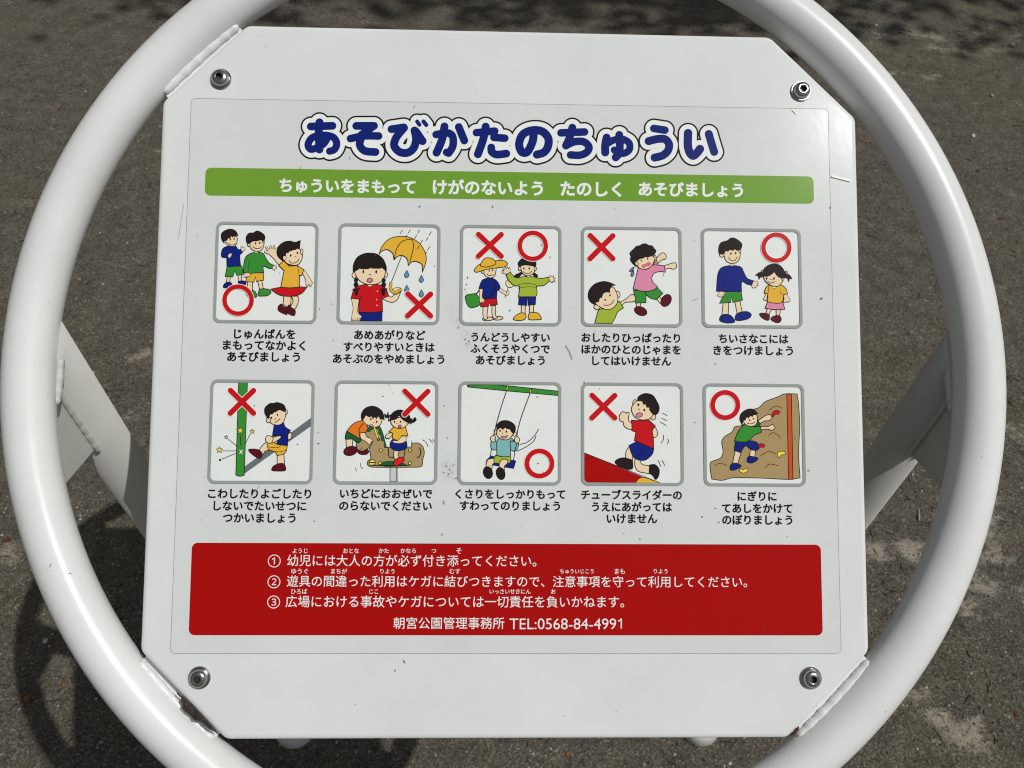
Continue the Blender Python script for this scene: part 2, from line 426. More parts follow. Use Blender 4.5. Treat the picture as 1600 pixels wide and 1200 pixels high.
def gz(x, y):
    v = Vector((x, y, 0))
    return 0.010*noise.noise(v*2.1) + 0.006*noise.noise(v*7.0) + 0.0028*noise.noise(v*23) + 0.0018*noise.noise(v*55)
def build_ground():
    bm = bmesh.new()
    def axis(lo, hi, st, out):
        a = []; x = lo
        while x < hi-1e-9: a.append(x); x += st
        a.append(hi); step = st; lo2, hi2 = [], []; x = hi
        while x < out: step *= 1.35; x = min(out, x+step); hi2.append(x)
        step = st; x = lo
        while x > -out: step *= 1.35; x = max(-out, x-step); lo2.append(x)
        return lo2[::-1]+a+hi2
    xs = axis(-2.6, 2.6, 0.016, 120); ys = axis(-0.7, 4.2, 0.016, 120)
    V = [[bm.verts.new((x, y, gz(x, y) if abs(x) < 12 and abs(y) < 12 else 0)) for x in xs] for y in ys]
    for j in range(len(ys)-1):
        for i in range(len(xs)-1): bm.faces.new((V[j][i], V[j][i+1], V[j+1][i+1], V[j+1][i]))
    o = mesh_obj("ground", bm, M_GROUND, smooth=True); o["kind"] = "structure"; return o
build_ground()

# loose grit: thousands of tiny angular grains, one object
def grit():
    rnd = random.Random(3); v, f, mi = [], [], []
    base = [(1, 0, 0), (-1, 0, 0), (0, 1, 0), (0, -1, 0), (0, 0, 1), (0, 0, -1)]
    tr = [(0, 2, 4), (2, 1, 4), (1, 3, 4), (3, 0, 4), (2, 0, 5), (1, 2, 5), (3, 1, 5), (0, 3, 5)]
    for k in range(85000):
        y = -0.55+4.6*rnd.random()**1.7; hw = 0.75+0.42*(y+0.55)+0.15
        x = rnd.uniform(-hw, hw)
        s = 0.0011+0.0026*rnd.random()**3
        if rnd.random() < 0.004: s *= 2.2
        z = gz(x, y)+s*0.3; a = rnd.random()*6.28; ca, sa = math.cos(a), math.sin(a); b = len(v)
        for p in base:
            q = [p[0]*rnd.uniform(0.7, 1.4), p[1]*rnd.uniform(0.6, 1.1), p[2]*rnd.uniform(0.45, 0.8)]
            v.append((x+s*(q[0]*ca-q[1]*sa), y+s*(q[0]*sa+q[1]*ca), z+s*q[2]))
        m = rnd.choices((0, 1, 2, 3), (44, 34, 17, 5))[0]
        for t in tr: f.append([b+i for i in t]); mi.append(m)
    me = bpy.data.meshes.new("loose_grit"); me.from_pydata(v, [], f)
    for c, n in (((0.075, 0.068, 0.06), "dark_grain"), ((0.14, 0.128, 0.108), "brown_grain"), ((0.24, 0.22, 0.19), "tan_grain"), ((0.46, 0.44, 0.40), "quartz_grain")):
        me.materials.append(simple(n, c, 0.85, 0, 40, 0.25))
    me.polygons.foreach_set("material_index", mi); me.update()
    o = link(bpy.data.objects.new("loose_grit", me)); o["kind"] = "stuff"; o["label"] = "loose dark and pale grit lying on the packed earth"; o["category"] = "gravel"
grit()

def crumbs():
    """bark crumbs and fibres trodden into the earth, one object"""
    rnd = random.Random(9); v, f = [], []
    for k in range(9000):
        y = -0.5+4.4*rnd.random()**1.4; hw = 0.9+0.42*(y+0.5); x = rnd.uniform(-hw, hw)
        if noise.noise(Vector((x*3, y*3, 4))) < -0.12: continue
        L = 0.0018+0.012*rnd.random()**3; w = rnd.uniform(0.0005, 0.0014); a = rnd.gauss(0, 0.9); z = gz(x, y)+0.0008
        ca, sa = math.cos(a), math.sin(a); b = len(v); bend = rnd.uniform(-0.3, 0.3)*L
        for t, ww in ((-1, 0.3), (0, 1), (1, 0.3)):
            cx = x+t*L*ca-bend*(1-t*t)*sa; cy = y+t*L*sa+bend*(1-t*t)*ca
            v += [(cx+sa*w*ww, cy-ca*w*ww, z-0.001), (cx, cy, z+w*1.2*ww+rnd.uniform(0, 0.001)), (cx-sa*w*ww, cy+ca*w*ww, z-0.001)]
        for j in (0, 3): f += [(b+j, b+j+3, b+j+4, b+j+1), (b+j+1, b+j+4, b+j+5, b+j+2)]
    me = bpy.data.meshes.new("bark_crumbs"); me.from_pydata(v, [], f); me.materials.append(simple("dark_bark_crumb", (0.035, 0.028, 0.021), 0.9, 0, 30, 0.4))
    o = link(bpy.data.objects.new("bark_crumbs", me)); tag(o, "dark bark crumbs and fibres trodden into the earth", "debris"); o["kind"] = "stuff"
def tag(o, label, cat, group=None):
    o["label"] = label; o["category"] = cat
    if group: o["group"] = group
crumbs()

# ------------------------------------------------------------------ the sign
root = bpy.data.objects.new("playground_sign", None); COL.objects.link(root)
root["label"] = "white playground rules sign with illustrated plate bolted inside a round tubular frame"
root["category"] = "sign"
ident = Matrix.Identity(4)

def tube_rings(path, rad, nseg=24, closed=False, frame=None, wob=None):
    bm = bmesh.new(); R = []; n = len(path)
    for i, p in enumerate(path):
        a = path[i-1] if (closed or i) else p; b = path[(i+1) % n] if (closed or i < n-1) else p
        t = (b-a).normalized(); u = (frame or Vector((0, 0, 1))); u = (u-t*u.dot(t)).normalized(); w = t.cross(u)
        r = rad[i] if isinstance(rad, list) else rad
        ring = []
        for j in range(nseg):
            q = 2*math.pi*j/nseg; ring.append(bm.verts.new(p+(u*math.cos(q)+w*math.sin(q))*r))
        R.append(ring)
    for i in range(n if closed else n-1):
        A, B = R[i], R[(i+1) % n]
        for j in range(nseg): bm.faces.new((A[j], A[(j+1) % nseg], B[(j+1) % nseg], B[j]))
    if not closed: bm.faces.new(R[0][::-1]); bm.faces.new(R[-1])
    bmesh.ops.recalc_face_normals(bm, faces=bm.faces)
    return bm
RING_R, RING_r, RING_Z = 0.4068, 0.0203, -0.012
path = [Vector((RING_R*math.cos(a), RING_R*math.sin(a)+0.0002, RING_Z)) for a in [2*math.pi*i/192 for i in range(192)]]
ring = mesh_obj("ring_frame", tube_rings(path, RING_r, 40, True), M_PAINT, root, PM, True)
ring["label"] = "round tubular ring of the sign frame, glossy white"

# plate: folded sheet with clipped corners
def plate_outline(s=1.0, inset=0.0):
    P = [(-0.2997, 0.229), (-0.2997, -0.2305), (-0.2287, -0.3003), (0.2290, -0.3003), (0.2987, -0.2310), (0.2997, 0.2245), (0.2255, 0.2970), (-0.2303, 0.2985)]
    r = 0.0045; out = []
    N = len(P)
    for i in range(N):
        a, b, c = Vector(P[i-1]), Vector(P[i]), Vector(P[(i+1) % N])
        d1 = (a-b).normalized(); d2 = (c-b).normalized(); p1 = b+d1*r; p2 = b+d2*r
        for k in range(5):
            t = k/4; out.append(p1*(1-t)**2+b*2*t*(1-t)+p2*t*t)
    N = len(out); res = []
    for i in range(N):
        t = (out[(i+1) % N]-out[i-1]).normalized(); res.append(out[i]+Vector((-t.y, t.x))*inset)
    return res
bm = bmesh.new(); rows = []
for ins, z in ((0.0042, 0.0), (0.0024, -0.0003), (0.0010, -0.0010), (0.0002, -0.0022), (0.0, -0.0036), (0.0, -0.0125)):
    rows.append([bm.verts.new((p.x, p.y, z)) for p in plate_outline(inset=ins)])
for A, B in zip(rows, rows[1:]):
    n = len(A)
    for i in range(n): bm.faces.new((A[i], B[i], B[(i+1) % n], A[(i+1) % n])).smooth = True
bm.faces.new(rows[0]); bm.faces.new(rows[-1][::-1])
bmesh.ops.recalc_face_normals(bm, faces=bm.faces)
plate = mesh_obj("sign_plate", bm, M_PLATE, root, PM)

# corner brackets behind the plate, welded to the ring
def lumpy(pts, rad, amp, seed, nseg=10, frame=None):
    rnd = random.Random(seed)
    dense = []; radii = []
    for a, b in zip(pts, pts[1:]):
        L = (b-a).length; n = max(2, int(L/0.0016))
        for k in range(n): dense.append(a.lerp(b, k/n))
    dense.append(pts[-1])
    ph = 0
    for i in range(len(dense)):
        ph += rnd.uniform(0.5, 1.1); e = min(1, (i+1)/3, (len(dense)-i)/3)
        radii.append(rad*(1+amp*math.sin(ph)+amp*0.5*rnd.uniform(-1, 1))*math.sqrt(e))
    return tube_rings([p+Vector((rnd.uniform(-1, 1), rnd.uniform(-1, 1), rnd.uniform(-1, 1)))*rad*0.05 for p in dense], radii, nseg, False, frame)
BR = ((135, 0.3835, 0.044, -0.0045), (45, 0.3725, 0.044, -0.0095), (225, 0.3850, 0.044, -0.0045), (-45, 0.3840, 0.044, -0.0045))
for k, (ang, dist, half, zt) in enumerate(BR):
    u = Vector((math.cos(math.radians(ang)), math.sin(math.radians(ang)), 0)); t = Vector((-u.y, u.x, 0))
    bm = bmesh.new()
    c = [u*0.345-t*half, u*0.345+t*half, u*dist+t*half, u*dist-t*half]
    top = [bm.verts.new(p+Vector((0, 0, zt-0.0088+0.0008))) for p in c]; bot = [bm.verts.new(p+Vector((0, 0, zt-0.0135))) for p in c]
    bm.faces.new(top); bm.faces.new(bot[::-1])
    for i in range(4): bm.faces.new((top[i], bot[i], bot[(i+1) % 4], top[(i+1) % 4]))
    bmesh.ops.recalc_face_normals(bm, faces=bm.faces)
    br = mesh_obj("corner_bracket", bm, M_PAINT, root, PM)
    n = 9; pts = []
    for i in range(n):
        q = -half+2*half*i/(n-1); rr = math.sqrt(max(0, (RING_R-RING_r+0.0045)**2-q*q)); d = 0.45*rr+0.55*(dist+0.002)
        if k == 1: d = dist+0.002
        else: d -= 0.0016
        pts.append(u*d+t*q+Vector((0, 0, zt-0.006)))
    wb = mesh_obj("weld_bead", lumpy(pts, 0.0038 if k != 1 else 0.003, 0.07, 20+k), M_PAINT, br, ident, True)
    if k == 2: wb["label"] = "rough white weld bead with a crumbled corroded gap"

# corroded gap in the weld, lower left; rust spot lower right
def blob(name, pts, z, mat, parent, h=0.0012, seed=0):
    rnd = random.Random(seed); bm = bmesh.new(); c = Vector((sum(p[0] for p in pts)/len(pts), sum(p[1] for p in pts)/len(pts)))
    rings = []
    for k in range(6):
        f = 1-k/6; rings.append([bm.verts.new((c.x+(p[0]-c.x)*f, c.y+(p[1]-c.y)*f, z+h*(1-f)+(rnd.uniform(-1, 1)*h*0.9 if k else 0))) for p in pts])
    for A, B in zip(rings, rings[1:]):
        n = len(A)
        for i in range(n): bm.faces.new((A[i], A[(i+1) % n], B[(i+1) % n], B[i]))
    bm.faces.new(rings[-1]); bmesh.ops.recalc_face_normals(bm, faces=bm.faces)
    if sum(fc.normal.z for fc in bm.faces) < 0: bmesh.ops.reverse_faces(bm, faces=bm.faces)
    return mesh_obj(name, bm, mat, parent, PM)
def px(seq): return [pp(*q) for q in seq]
b1 = blob("corroded_gap", px([(285, 1085), (301, 1099), (313, 1112), (327, 1127), (343, 1146), (334, 1142), (322, 1128), (313, 1127), (305, 1125), (299, 1118), (291, 1111), (285, 1106), (286, 1100), (283, 1094)]), 0.0010, M_CORE, root, 0.002, 5)
b1["label"] = "dark crumbled corrosion where the lower left weld has broken away"
blob("rust_spot", px([(276, 1078), (281, 1083), (286, 1089), (283, 1089), (278, 1084)]), 0.0012, M_RUST, root, 0.0006, 6)
b2 = blob("rust_spot", px([(1249, 1134), (1248, 1142), (1243, 1147), (1236, 1149), (1232, 1152), (1238, 1144), (1243, 1138)]), -0.0002, M_RUST, root, 0.0006, 7)

# bolts
def lathe(prof, n=40):
    bm = bmesh.new(); R = []
    for r, z in prof: R.append([bm.verts.new((r*math.cos(2*math.pi*i/n), r*math.sin(2*math.pi*i/n), z)) for i in range(n)])
    for A, B in zip(R, R[1:]):
        for i in range(n): bm.faces.new((A[i], A[(i+1) % n], B[(i+1) % n], B[i]))
    return bm, R
bm, R = lathe([(0.0050, 0.0016), (0.0084, 0.0016), (0.0090, 0.0011), (0.0090, 0.0)]); wash = mesh_obj("washer", bm, M_STEEL, smooth=False)
bm, R = lathe([(0.0076, 0.0016), (0.0077, 0.0022), (0.0070, 0.0027)]); 
wash2 = mesh_obj("spring_washer", bm, M_STEEL, smooth=False)
prof = [(0.0069, 0.0020), (0.0071, 0.0027)]
for i in range(1, 8):
    a = math.radians(90*i/8); prof.append((0.0043+0.0028*math.cos(a), 0.0027+0.0033*math.sin(a)))
prof += [(0.0042, 0.0063), (0.0034, 0.00632)]
bm, R = lathe(prof, 48)
hexv = []; hexd = []
for i in range(48):
    a = 2*math.pi*i/48; k = (a % (math.pi/3))-math.pi/6; r = 0.00265/math.cos(k); hexv.append(bm.verts.new((r*math.cos(a), r*math.sin(a), 0.0061)))
for i in range(48): bm.faces.new((R[-1][i], R[-1][(i+1) % 48], hexv[(i+1) % 48], hexv[i]))
for f in bm.faces: f.smooth = True
head = mesh_obj("bolt_head", bm, M_STEEL)
bm = bmesh.new(); A = []; B = []
for i in range(48):
    a = 2*math.pi*i/48; k = (a % (math.pi/3))-math.pi/6; r = 0.00265/math.cos(k)
    A.append(bm.verts.new((r*math.cos(a), r*math.sin(a), 0.0061))); B.append(bm.verts.new((r*math.cos(a)*0.98, r*math.sin(a)*0.98, 0.0028)))
for i in range(48): bm.faces.new((A[i], A[(i+1) % 48], B[(i+1) % 48], B[i]))
bm.faces.new(B); sock = mesh_obj("hex_socket", bm, M_SOCKET)
protos = [wash, wash2, head, sock]
bolt_at = [(pp(345.5, 124), 10), (pp(1251, 143), 2), (pp(1266.5, 1059), 25), (pp(312, 1058.5), -12)]
lab = ["upper left", "upper right", "lower right", "lower left"]
for k, ((x, y), rz) in enumerate(bolt_at):
    M = PM @ Matrix.Translation((x, y, 0.0)) @ Matrix.Rotation(math.radians(rz), 4, 'Z')
    w = wash if k == 0 else wash.copy()
    if k: COL.objects.link(w)
    w.name = "bolt" if k == 0 else "bolt.%03d" % k
    w.parent = root; w.matrix_local = M
    for p in protos[1:]:
        q = p if k == 0 else p.copy()
        if k: COL.objects.link(q)
        q.parent = w; q.matrix_local = Matrix.Rotation(0.0, 4, 'Z')

# little nicks in the ring's paint
def nicks():
    rnd = random.Random(4); v, f = [], []
    for a, q, L, w in ((203.5, 0.55, 0.0035, 0.0008), (205.2, 0.72, 0.0028, 0.0007), (206.0, 0.35, 0.0016, 0.0005), (234, 0.75, 0.0026, 0.0006), (292, 0.9, 0.0022, 0.0006), (247, 0.2, 0.0018, 0.0005), (318, 0.4, 0.002, 0.0005), (187, 0.3, 0.0012, 0.0006), (172, 0.8, 0.0012, 0.0005), (350, 0.6, 0.0014, 0.0005), (148, 0.3, 0.0016, 0.0005), (28, 0.2, 0.0014, 0.0005)):
        a = math.radians(a); ur = Vector((math.cos(a), math.sin(a), 0)); n = (ur*math.cos(math.pi*q)+Vector((0, 0, 1))*math.sin(math.pi*q)).normalized() if q != 0.5 else Vector((0, 0, 1))
        tt = Vector((-math.sin(a), math.cos(a), 0)); bt = n.cross(tt); c = ur*RING_R+Vector((0, 0, RING_Z))+n*(RING_r+0.00012); b = len(v)
        rot = rnd.uniform(-1, 1)
        for i in range(7):
            t = 2*math.pi*i/7; X = L*0.5*math.cos(t)*rnd.uniform(0.7, 1.2); Y = w*0.5*math.sin(t)*rnd.uniform(0.6, 1.3)
            v.append(c+tt*(X*math.cos(rot)-Y*math.sin(rot))+bt*(X*math.sin(rot)+Y*math.cos(rot)))
        f.append(list(range(b, b+7)))
    me = bpy.data.meshes.new("paint_nicks"); me.from_pydata(v, [], f); me.materials.append(M_SPECK)
    o = link(bpy.data.objects.new("paint_nicks", me), ring); o["kind"] = "stuff"
nicks()

# legs, gussets, base covers
for s in (-1, 1):
    X = 0.4035*s; Y = 0.031
    bm = tube_rings([Vector((X, Y, z)) for z in (PANEL_H, 0.7, 0.35, -0.03)], 0.0228, 32, False, Vector((1, 0, 0)))
    for q in bm.verts:                                             # top mitred to the slope of the ring
        if q.co.z > PANEL_H-0.01: q.co.z = PANEL_H+0.0+math.tan(TILT)*(q.co.y-0.031)
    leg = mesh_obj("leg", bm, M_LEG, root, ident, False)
    for p in leg.data.polygons:
        if abs(p.normal.z) < 0.5: p.use_smooth = True
    bm, R = lathe([(0.0229, 0.034), (0.033, 0.031), (0.039, 0.020), (0.0405, 0.006), (0.0410, -0.02)], 40)
    mesh_obj("base_cover", bm, M_LEG, leg, Matrix.Translation((X, Y, 0.0)), True)
    # gusset lies in the plane of the leg, filling the corner between leg and ring on the low side
    gb = bmesh.new()
    def ringp(a, inn=0.012):
        return PM @ Vector((RING_R*math.cos(a), RING_R*math.sin(a), RING_Z-inn))
    a0 = math.radians(2); 
    def sg(p): return Vector((p.x*s if s < 0 else p.x, p.y, p.z))
    q1 = PM @ Vector((RING_R, 0.010, RING_Z-0.014)); q2 = PM @ Vector((RING_R-0.012, -0.098, RING_Z-0.016))
    tri = [Vector((X, Y-0.015, PANEL_H-0.030)), Vector((X, Y-0.015, PANEL_H-0.135)), Vector((X*0.985, q2.y-0.003, q2.z-0.014)), Vector((X*0.985, q2.y, q2.z+0.006)), Vector((X, q1.y, q1.z+0.004))]
    A = [gb.verts.new(p+Vector((0.003, 0, 0))) for p in tri]; B = [gb.verts.new(p-Vector((0.003, 0, 0))) for p in tri]
    gb.faces.new(A); gb.faces.new(B[::-1]); n = len(tri)
    for i in range(n): gb.faces.new((A[i], B[i], B[(i+1) % n], A[(i+1) % n]))
    bmesh.ops.recalc_face_normals(gb, faces=gb.faces)
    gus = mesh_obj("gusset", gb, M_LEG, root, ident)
    for sd in (-1, 1):
        mesh_obj("weld_bead", lumpy([Vector((X+0.0055*sd, Y-0.0220, PANEL_H-0.045)), Vector((X+0.0055*sd, Y-0.0220, PANEL_H-0.136))], 0.0028, 0.07, 40+s+sd, 8, Vector((1, 0, 0))), M_LEG, gus, ident, True)
    pts = []
    for i in range(13):                                            # bead along the inner side where leg meets ring
        e = math.sin(math.pi*i/12); rr = RING_R-0.0172-0.0030*e
        y = -0.030+0.058*i/12; c = PM @ Vector((s*math.sqrt(rr*rr-y*y), y, RING_Z-0.010))
        pts.append(c)
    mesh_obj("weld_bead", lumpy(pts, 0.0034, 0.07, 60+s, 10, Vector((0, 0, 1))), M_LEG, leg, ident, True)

# ------------------------------------------------------------------ printed film and everything printed on it
sheet = flat("printed_sheet", rounded(0.5501, 0.4643, 0.004), 0, 0, 0.00018, M_SHEET, root)
sheet.matrix_local = PM
flat("sheet_edge", rounded(0.5501, 0.4643, 0.004), 0, 0, 0.00022, M_EDGE, sheet, rounded(0.5493, 0.4635, 0.0036))
Z = 0.00030
SK = 7.0571
def panel_part(name, label=None):
    o = bpy.data.objects.new(name, None); COL.objects.link(o); o.parent = root; o.matrix_local = PM
    if label: o["label"] = label
    return o

# title
ttl = Print("title_lettering", (460, 170), 6.6667, root, Z, 5e-6)
B_, C_ = 1466.7, 2933.3
strokes = [
 ("172,186 397,179", 82, 0), ("262,143 254,240 262,425", 84, 0), ("352,290 300,372 180,424 143,376 190,300 310,276 405,298 442,362 418,425 368,443", 76, 0),
 ("645,180 830,179", 82, 0), ("832,182 700,268", 76, 0), ("585,312 720,285 878,285", 80, 0), ("700,290 682,380 735,440 845,452", 82, 0),
 ("1012,214 1140,195", 82, 0), ("1142,200 1062,300 1040,385 1095,450 1175,460 1240,415 1268,320 1252,228", 84, 0), ("1268,240 1335,338", 84, 0), ("1279,134 1303,168", 42, 0), ("1345,134 1374,170", 44, 0),
 ("10,270 130,253 182,290 184,390 140,464", 80, B_), ("97,186 72,320 15,458", 84, B_), ("140,464 118,455", 78, B_), ("246,192 303,332", 82, B_),
 ("430,250 620,234", 80, B_), ("526,188 500,320 445,474", 84, B_), ("612,300 725,308", 80, B_), ("584,405 590,450 640,478 740,468", 82, B_),
 ("1026,235 1015,340 960,450 903,452 874,370 912,270 1010,226 1115,238 1178,310 1172,400 1130,456 1060,478", 86, B_),
 ("1310,252 1555,243", 80, B_), ("1428,198 1400,300 1362,385", 82, B_), ("1362,385 1450,345 1545,345 1600,395 1582,450 1510,484 1410,482", 80, B_),
 ("318,302 304,380 304,456", 84, C_), ("325,365 400,325 485,318 552,358 556,425 505,464 440,462 398,430", 74, C_), ("450,274 456,380 448,465 413,508", 82, C_),
 ("810,206 925,224", 80, C_), ("756,338 850,316 925,318 968,370 955,440 900,488 818,510", 84, C_),
 ("1166,255 1164,380 1182,455 1218,490 1258,462 1290,420", 88, C_), ("1382,264 1410,360 1438,450", 84, C_)]
def title_mesh():
    """the rounded strokes merged into three clean flat layers: black, white, blue"""
    cs = 4.0; x0, y0, nx, ny = 10, 20, 1150, 160
    gx = x0+cs*np.arange(nx+1); gy = y0+cs*np.arange(ny+1)
    fld = np.full((ny+1, nx+1), 1e3)
    for sp, w, off in strokes:
        q = np.array([(x+off, y) for x, y in cr(parse(sp), False, 6)])
        a, b = q.min(0)-120, q.max(0)+120
        i0, i1 = max(0, int((a[0]-x0)/cs)), min(nx+1, int((b[0]-x0)/cs)+1); j0, j1 = max(0, int((a[1]-y0)/cs)), min(ny+1, int((b[1]-y0)/cs)+1)
        X, Y = np.meshgrid(gx[i0:i1], gy[j0:j1]); best = np.full(X.shape, 1e6)
        for (ax, ay), (bx, by) in zip(q, q[1:]):
            dx, dy = bx-ax, by-ay; L2 = dx*dx+dy*dy
            if L2 < 1e-9: continue
            t = np.clip(((X-ax)*dx+(Y-ay)*dy)/L2, 0, 1); best = np.minimum(best, np.hypot(X-ax-t*dx, Y-ay-t*dy))
        fld[j0:j1, i0:i1] = np.minimum(fld[j0:j1, i0:i1], best-w/2)
    for lev, c, dz in ((65, 'K', 0), (48, 'white', 4e-5), (0, 'title', 8e-5)):
        g = fld-lev-0.013; ins = g < 0; k = ttl.m(c); z = Z+dz
        def add(P):
            b = len(ttl.v); ttl.v.extend((*ttl.P(x, y), z) for x, y in P[::-1]); ttl.f.append(list(range(b, b+len(P)))); ttl.mi.append(k)
        cnt = ins[:-1, :-1].astype(int)+ins[1:, :-1]+ins[:-1, 1:]+ins[1:, 1:]
        for j in range(ny):
            row = cnt[j]; run = None
            for i in np.nonzero(row)[0].tolist()+[nx+5]:
                if run is not None and (i > nx or row[i] < 4 or i != run[1]+1):
                    add([(gx[run[0]], gy[j]), (gx[run[1]+1], gy[j]), (gx[run[1]+1], gy[j+1]), (gx[run[0]], gy[j+1])]); run = None
                if i > nx: break
                if row[i] == 4: run = [i, i] if run is None else [run[0], i]; continue
                C = [(i, j), (i+1, j), (i+1, j+1), (i, j+1)]; P = []
                for (ia, ja), (ib, jb) in zip(C, C[1:]+C[:1]):
                    va, vb = g[ja, ia], g[jb, ib]
                    if va < 0: P.append((gx[ia], gy[ja]))
                    if (va < 0) != (vb < 0):
                        t = va/(va-vb); P.append((gx[ia]+t*(gx[ib]-gx[ia]), gy[ja]+t*(gy[jb]-gy[ja])))
                if len(P) > 2: add(P)
title_mesh()
t = ttl.build(); t.matrix_local = PM; t["label"] = "large blue title lettering with white and black outlines"

# banners
def banner(name, cx, cy, w, h, col, label):
    o = flat(name, rounded(w, h, 0.0048), cx, cy, Z, ink(col), root); o.matrix_local = PM; o["label"] = label
    return o
gb_ = banner("green_banner", 0.0, 0.1595, 0.5212, 0.0241, 'bandgreen', "green strip under the title with white words")
for body, x0, x1, y in (("ちゅういをまもって", 437.5, 648.5, 291), ("けがのないよう", 677, 847.5, 293.5), ("たのしく", 876.5, 970, 295.5), ("あそびましょう", 998.5, 1160, 296.5)):
    text("banner_words", body, x0, x1, y, 'white', gb_, Z+0.0001, 0.036)
rb = banner("red_banner", -0.0005, -0.1803, 0.5204, 0.0742, 'bandred', "red panel along the bottom with white notices")
for body, x0, x1, y, w in (
    ("①", 418.8, 438.8, 876, 0), ("幼児には大人の方が必ず付き添ってください。", 449, 838, 876, 0.005),
    ("②", 418.3, 438.3, 908.5, 0), ("遊具の間違った利用はケガに結びつきますので、注意事項を守って利用してください。", 448.5, 1167, 908.5, 0.005),
    ("③", 417.8, 437.8, 940, 0), ("広場における事故やケガについては一切責任を負いかねます。", 446.5, 975, 940, 0.005),
    ("朝宮公園管理事務所", 615, 788, 973.5, 0.006),
    ("ようじ", 457.5, 481, 860.5, .01), ("おとな", 536.5, 561, 860.5, .01), ("かた", 592, 607.5, 860.5, .01), ("かなら", 626, 650, 860.5, .01), ("つ", 674.5, 681.5, 860.5, .01), ("そ", 713, 721, 860.5, .01),
    ("ゆうぐ", 455.5, 481.5, 892.5, .01), ("まちが", 517.5, 542.5, 892.5, .01), ("りよう", 594.5, 616.5, 892.5, .01), ("むす", 702.5, 719, 892.5, .01), ("ちゅういじこう", 875, 927.5, 892.5, .01), ("まも", 960.5, 976, 892.5, .01), ("りよう", 1021.5, 1043, 892.5, .01),
    ("ひろば", 455, 480, 924, .01), ("じこ", 577.5, 591, 924, .01), ("いっさいせきにん", 765, 829, 924, .01), ("お", 861, 868, 924, .01)):
    text("notice_words", body, x0, x1, y, 'white', rb, Z+0.0001, w)
one = Print("notice_words", (0, 0), 1, rb, Z+0.0001); one.stroke([(966.4, 970.2), (969.2, 968.6), (970.4, 966.9)], 1.5, 'white'); one.stroke([(970.6, 967.0), (970.6, 981.2)], 1.5, 'white'); one.build()
text("notice_words", "TEL:0568-84-499", 796, 962.6, 973.8, 'white', rb, Z+0.0001, 0, 23.5)

# ---- the ten pictures
def pic(i, j, org, label, captions):
    cx = -0.2068+0.1030*(i % 5); cy = 0.0818 if j == 0 else -0.0519; hw = 0.0862; bw = 0.0025
    base = flat("picture_panel", rounded(hw-0.001, hw-0.001, 0.0045), cx, cy, Z-0.00004, ink('panel'), root); base.matrix_local = PM
    base["label"] = label
    flat("grey_border", rounded(hw, hw, 0.0058), cx, cy, Z+0.0005, ink('grey'), base, rounded(hw-2*bw, hw-2*bw, 0.0038))
    for body, x0, x1, y in captions:
        text("caption", body, x0, x1, y, 'text', base, Z, 0.033)
    return base
class Pic:
    def __init__(s, base, org): s.base, s.org, s.n = base, org, 0
    def part(s, name):
        s.n += 1
        z = Z+0.00003 if s.n == 1 else s.last.z+0.00002
        s.last = Print(name, s.org, SK, s.base, z)
        return s.last

b = pic(0, 0, None, "picture of three children lined up above a red circle", (("じゅんばんを", 366.3, 461.3, 521.9), ("まもってなかよく", 349, 476.8, 539.5), ("あそびましょう", 355.6, 468.5, 557.5)))
P = Pic(b, (330, 340))
d = P.part("child_drawing")
d.F('skin', "178,650! 212,650! 208,722! 168,722!"); d.F('skin', "298,630! 335,630! 338,708! 300,708!")
d.F('navy', "135,768 152,728 200,712 232,735 200,752 180,778"); d.F('navy', "298,714 330,698 375,705 383,735 340,740")
d.F('green', "178,535! 340,532! 356,625! 285,638! 262,590! 240,655! 156,650!")
d.F('navy', "180,318 132,342 115,390 120,435 172,445! 175,542! 325,535! 318,415 345,385 330,352 300,355 270,318")
d.F('skin', "190,410 222,392 228,415 212,442 190,440", 4); d.F('skin', "330,320 343,314 350,330 370,335 374,358 346,374 330,348", 4)
d.F('skin', "160,245 172,292 210,316 258,316 285,282 285,215 240,200 180,210"); d.E('skin', 148, 264, 17, 17)
d.F('hair', "118,240 115,182 150,147 215,128 270,150 298,200! 280,195 264,214! 250,202 238,216! 220,204 205,236! 190,222 174,250! 155,255 135,268")
d.face((217, 243), (254, 237), "188,280 213,300 245,303 270,286", (6.5, 11)); d.build()
d = P.part("child_drawing")
d.F('skin', "402,705! 458,705! 455,815! 398,825!"); d.F('skin', "515,700! 560,695! 577,790! 538,802!")
d.F('green', "525,860 530,802 570,785 640,795 660,828 622,860 560,866"); d.F('green', "455,805 488,820 508,860 492,880 450,862"); d.F('dgreen', "380,843! 392,852 404,872!", 3)
d.F('yellow', "400,615! 575,610! 582,690! 500,705! 490,652! 472,712! 383,708!")
d.F('green', "440,395 388,430 364,500 358,607! 412,617! 580,607! 578,538 640,560 682,560! 690,527! 640,500 600,440 575,398 520,385 470,388")
d.L("410,610 412,530 435,465", 4.5)
d.F('skin', "375,617 415,612 434,630 428,652 408,648 402,662 390,650 378,662 362,650", 4); d.F('skin', "688,535 712,525 726,545 714,552 722,566 706,570 700,584 676,562", 4)
d.F('skin', "482,365! 520,365! 522,390! 480,390!", 4)
d.F('skin', "425,300 440,342 490,371 548,367 578,322 580,250 500,240 430,265"); d.E('skin', 417, 297, 17, 22); d.E('skin', 576, 262, 13, 18)
d.F('hair', "392,265 390,215 420,175 470,170 505,150 550,165 590,200 592,240 575,262! 550,248 500,260 460,262 430,282 408,292!")
d.face((493, 287), (537, 281), "463,322 493,342 530,342 556,325"); d.build()
d = P.part("child_drawing")
d.F('skin', "802,858! 880,868! 882,925 862,990 798,960 802,908"); d.F('skin', "888,870! 960,868! 968,912 930,1005 880,985 905,925")
d.F('maroon', "775,955 742,985 750,1030 835,1072! 850,1010 800,985"); d.F('maroon', "860,965 836,1010 850,1055 916,1080 930,1030 895,1005")
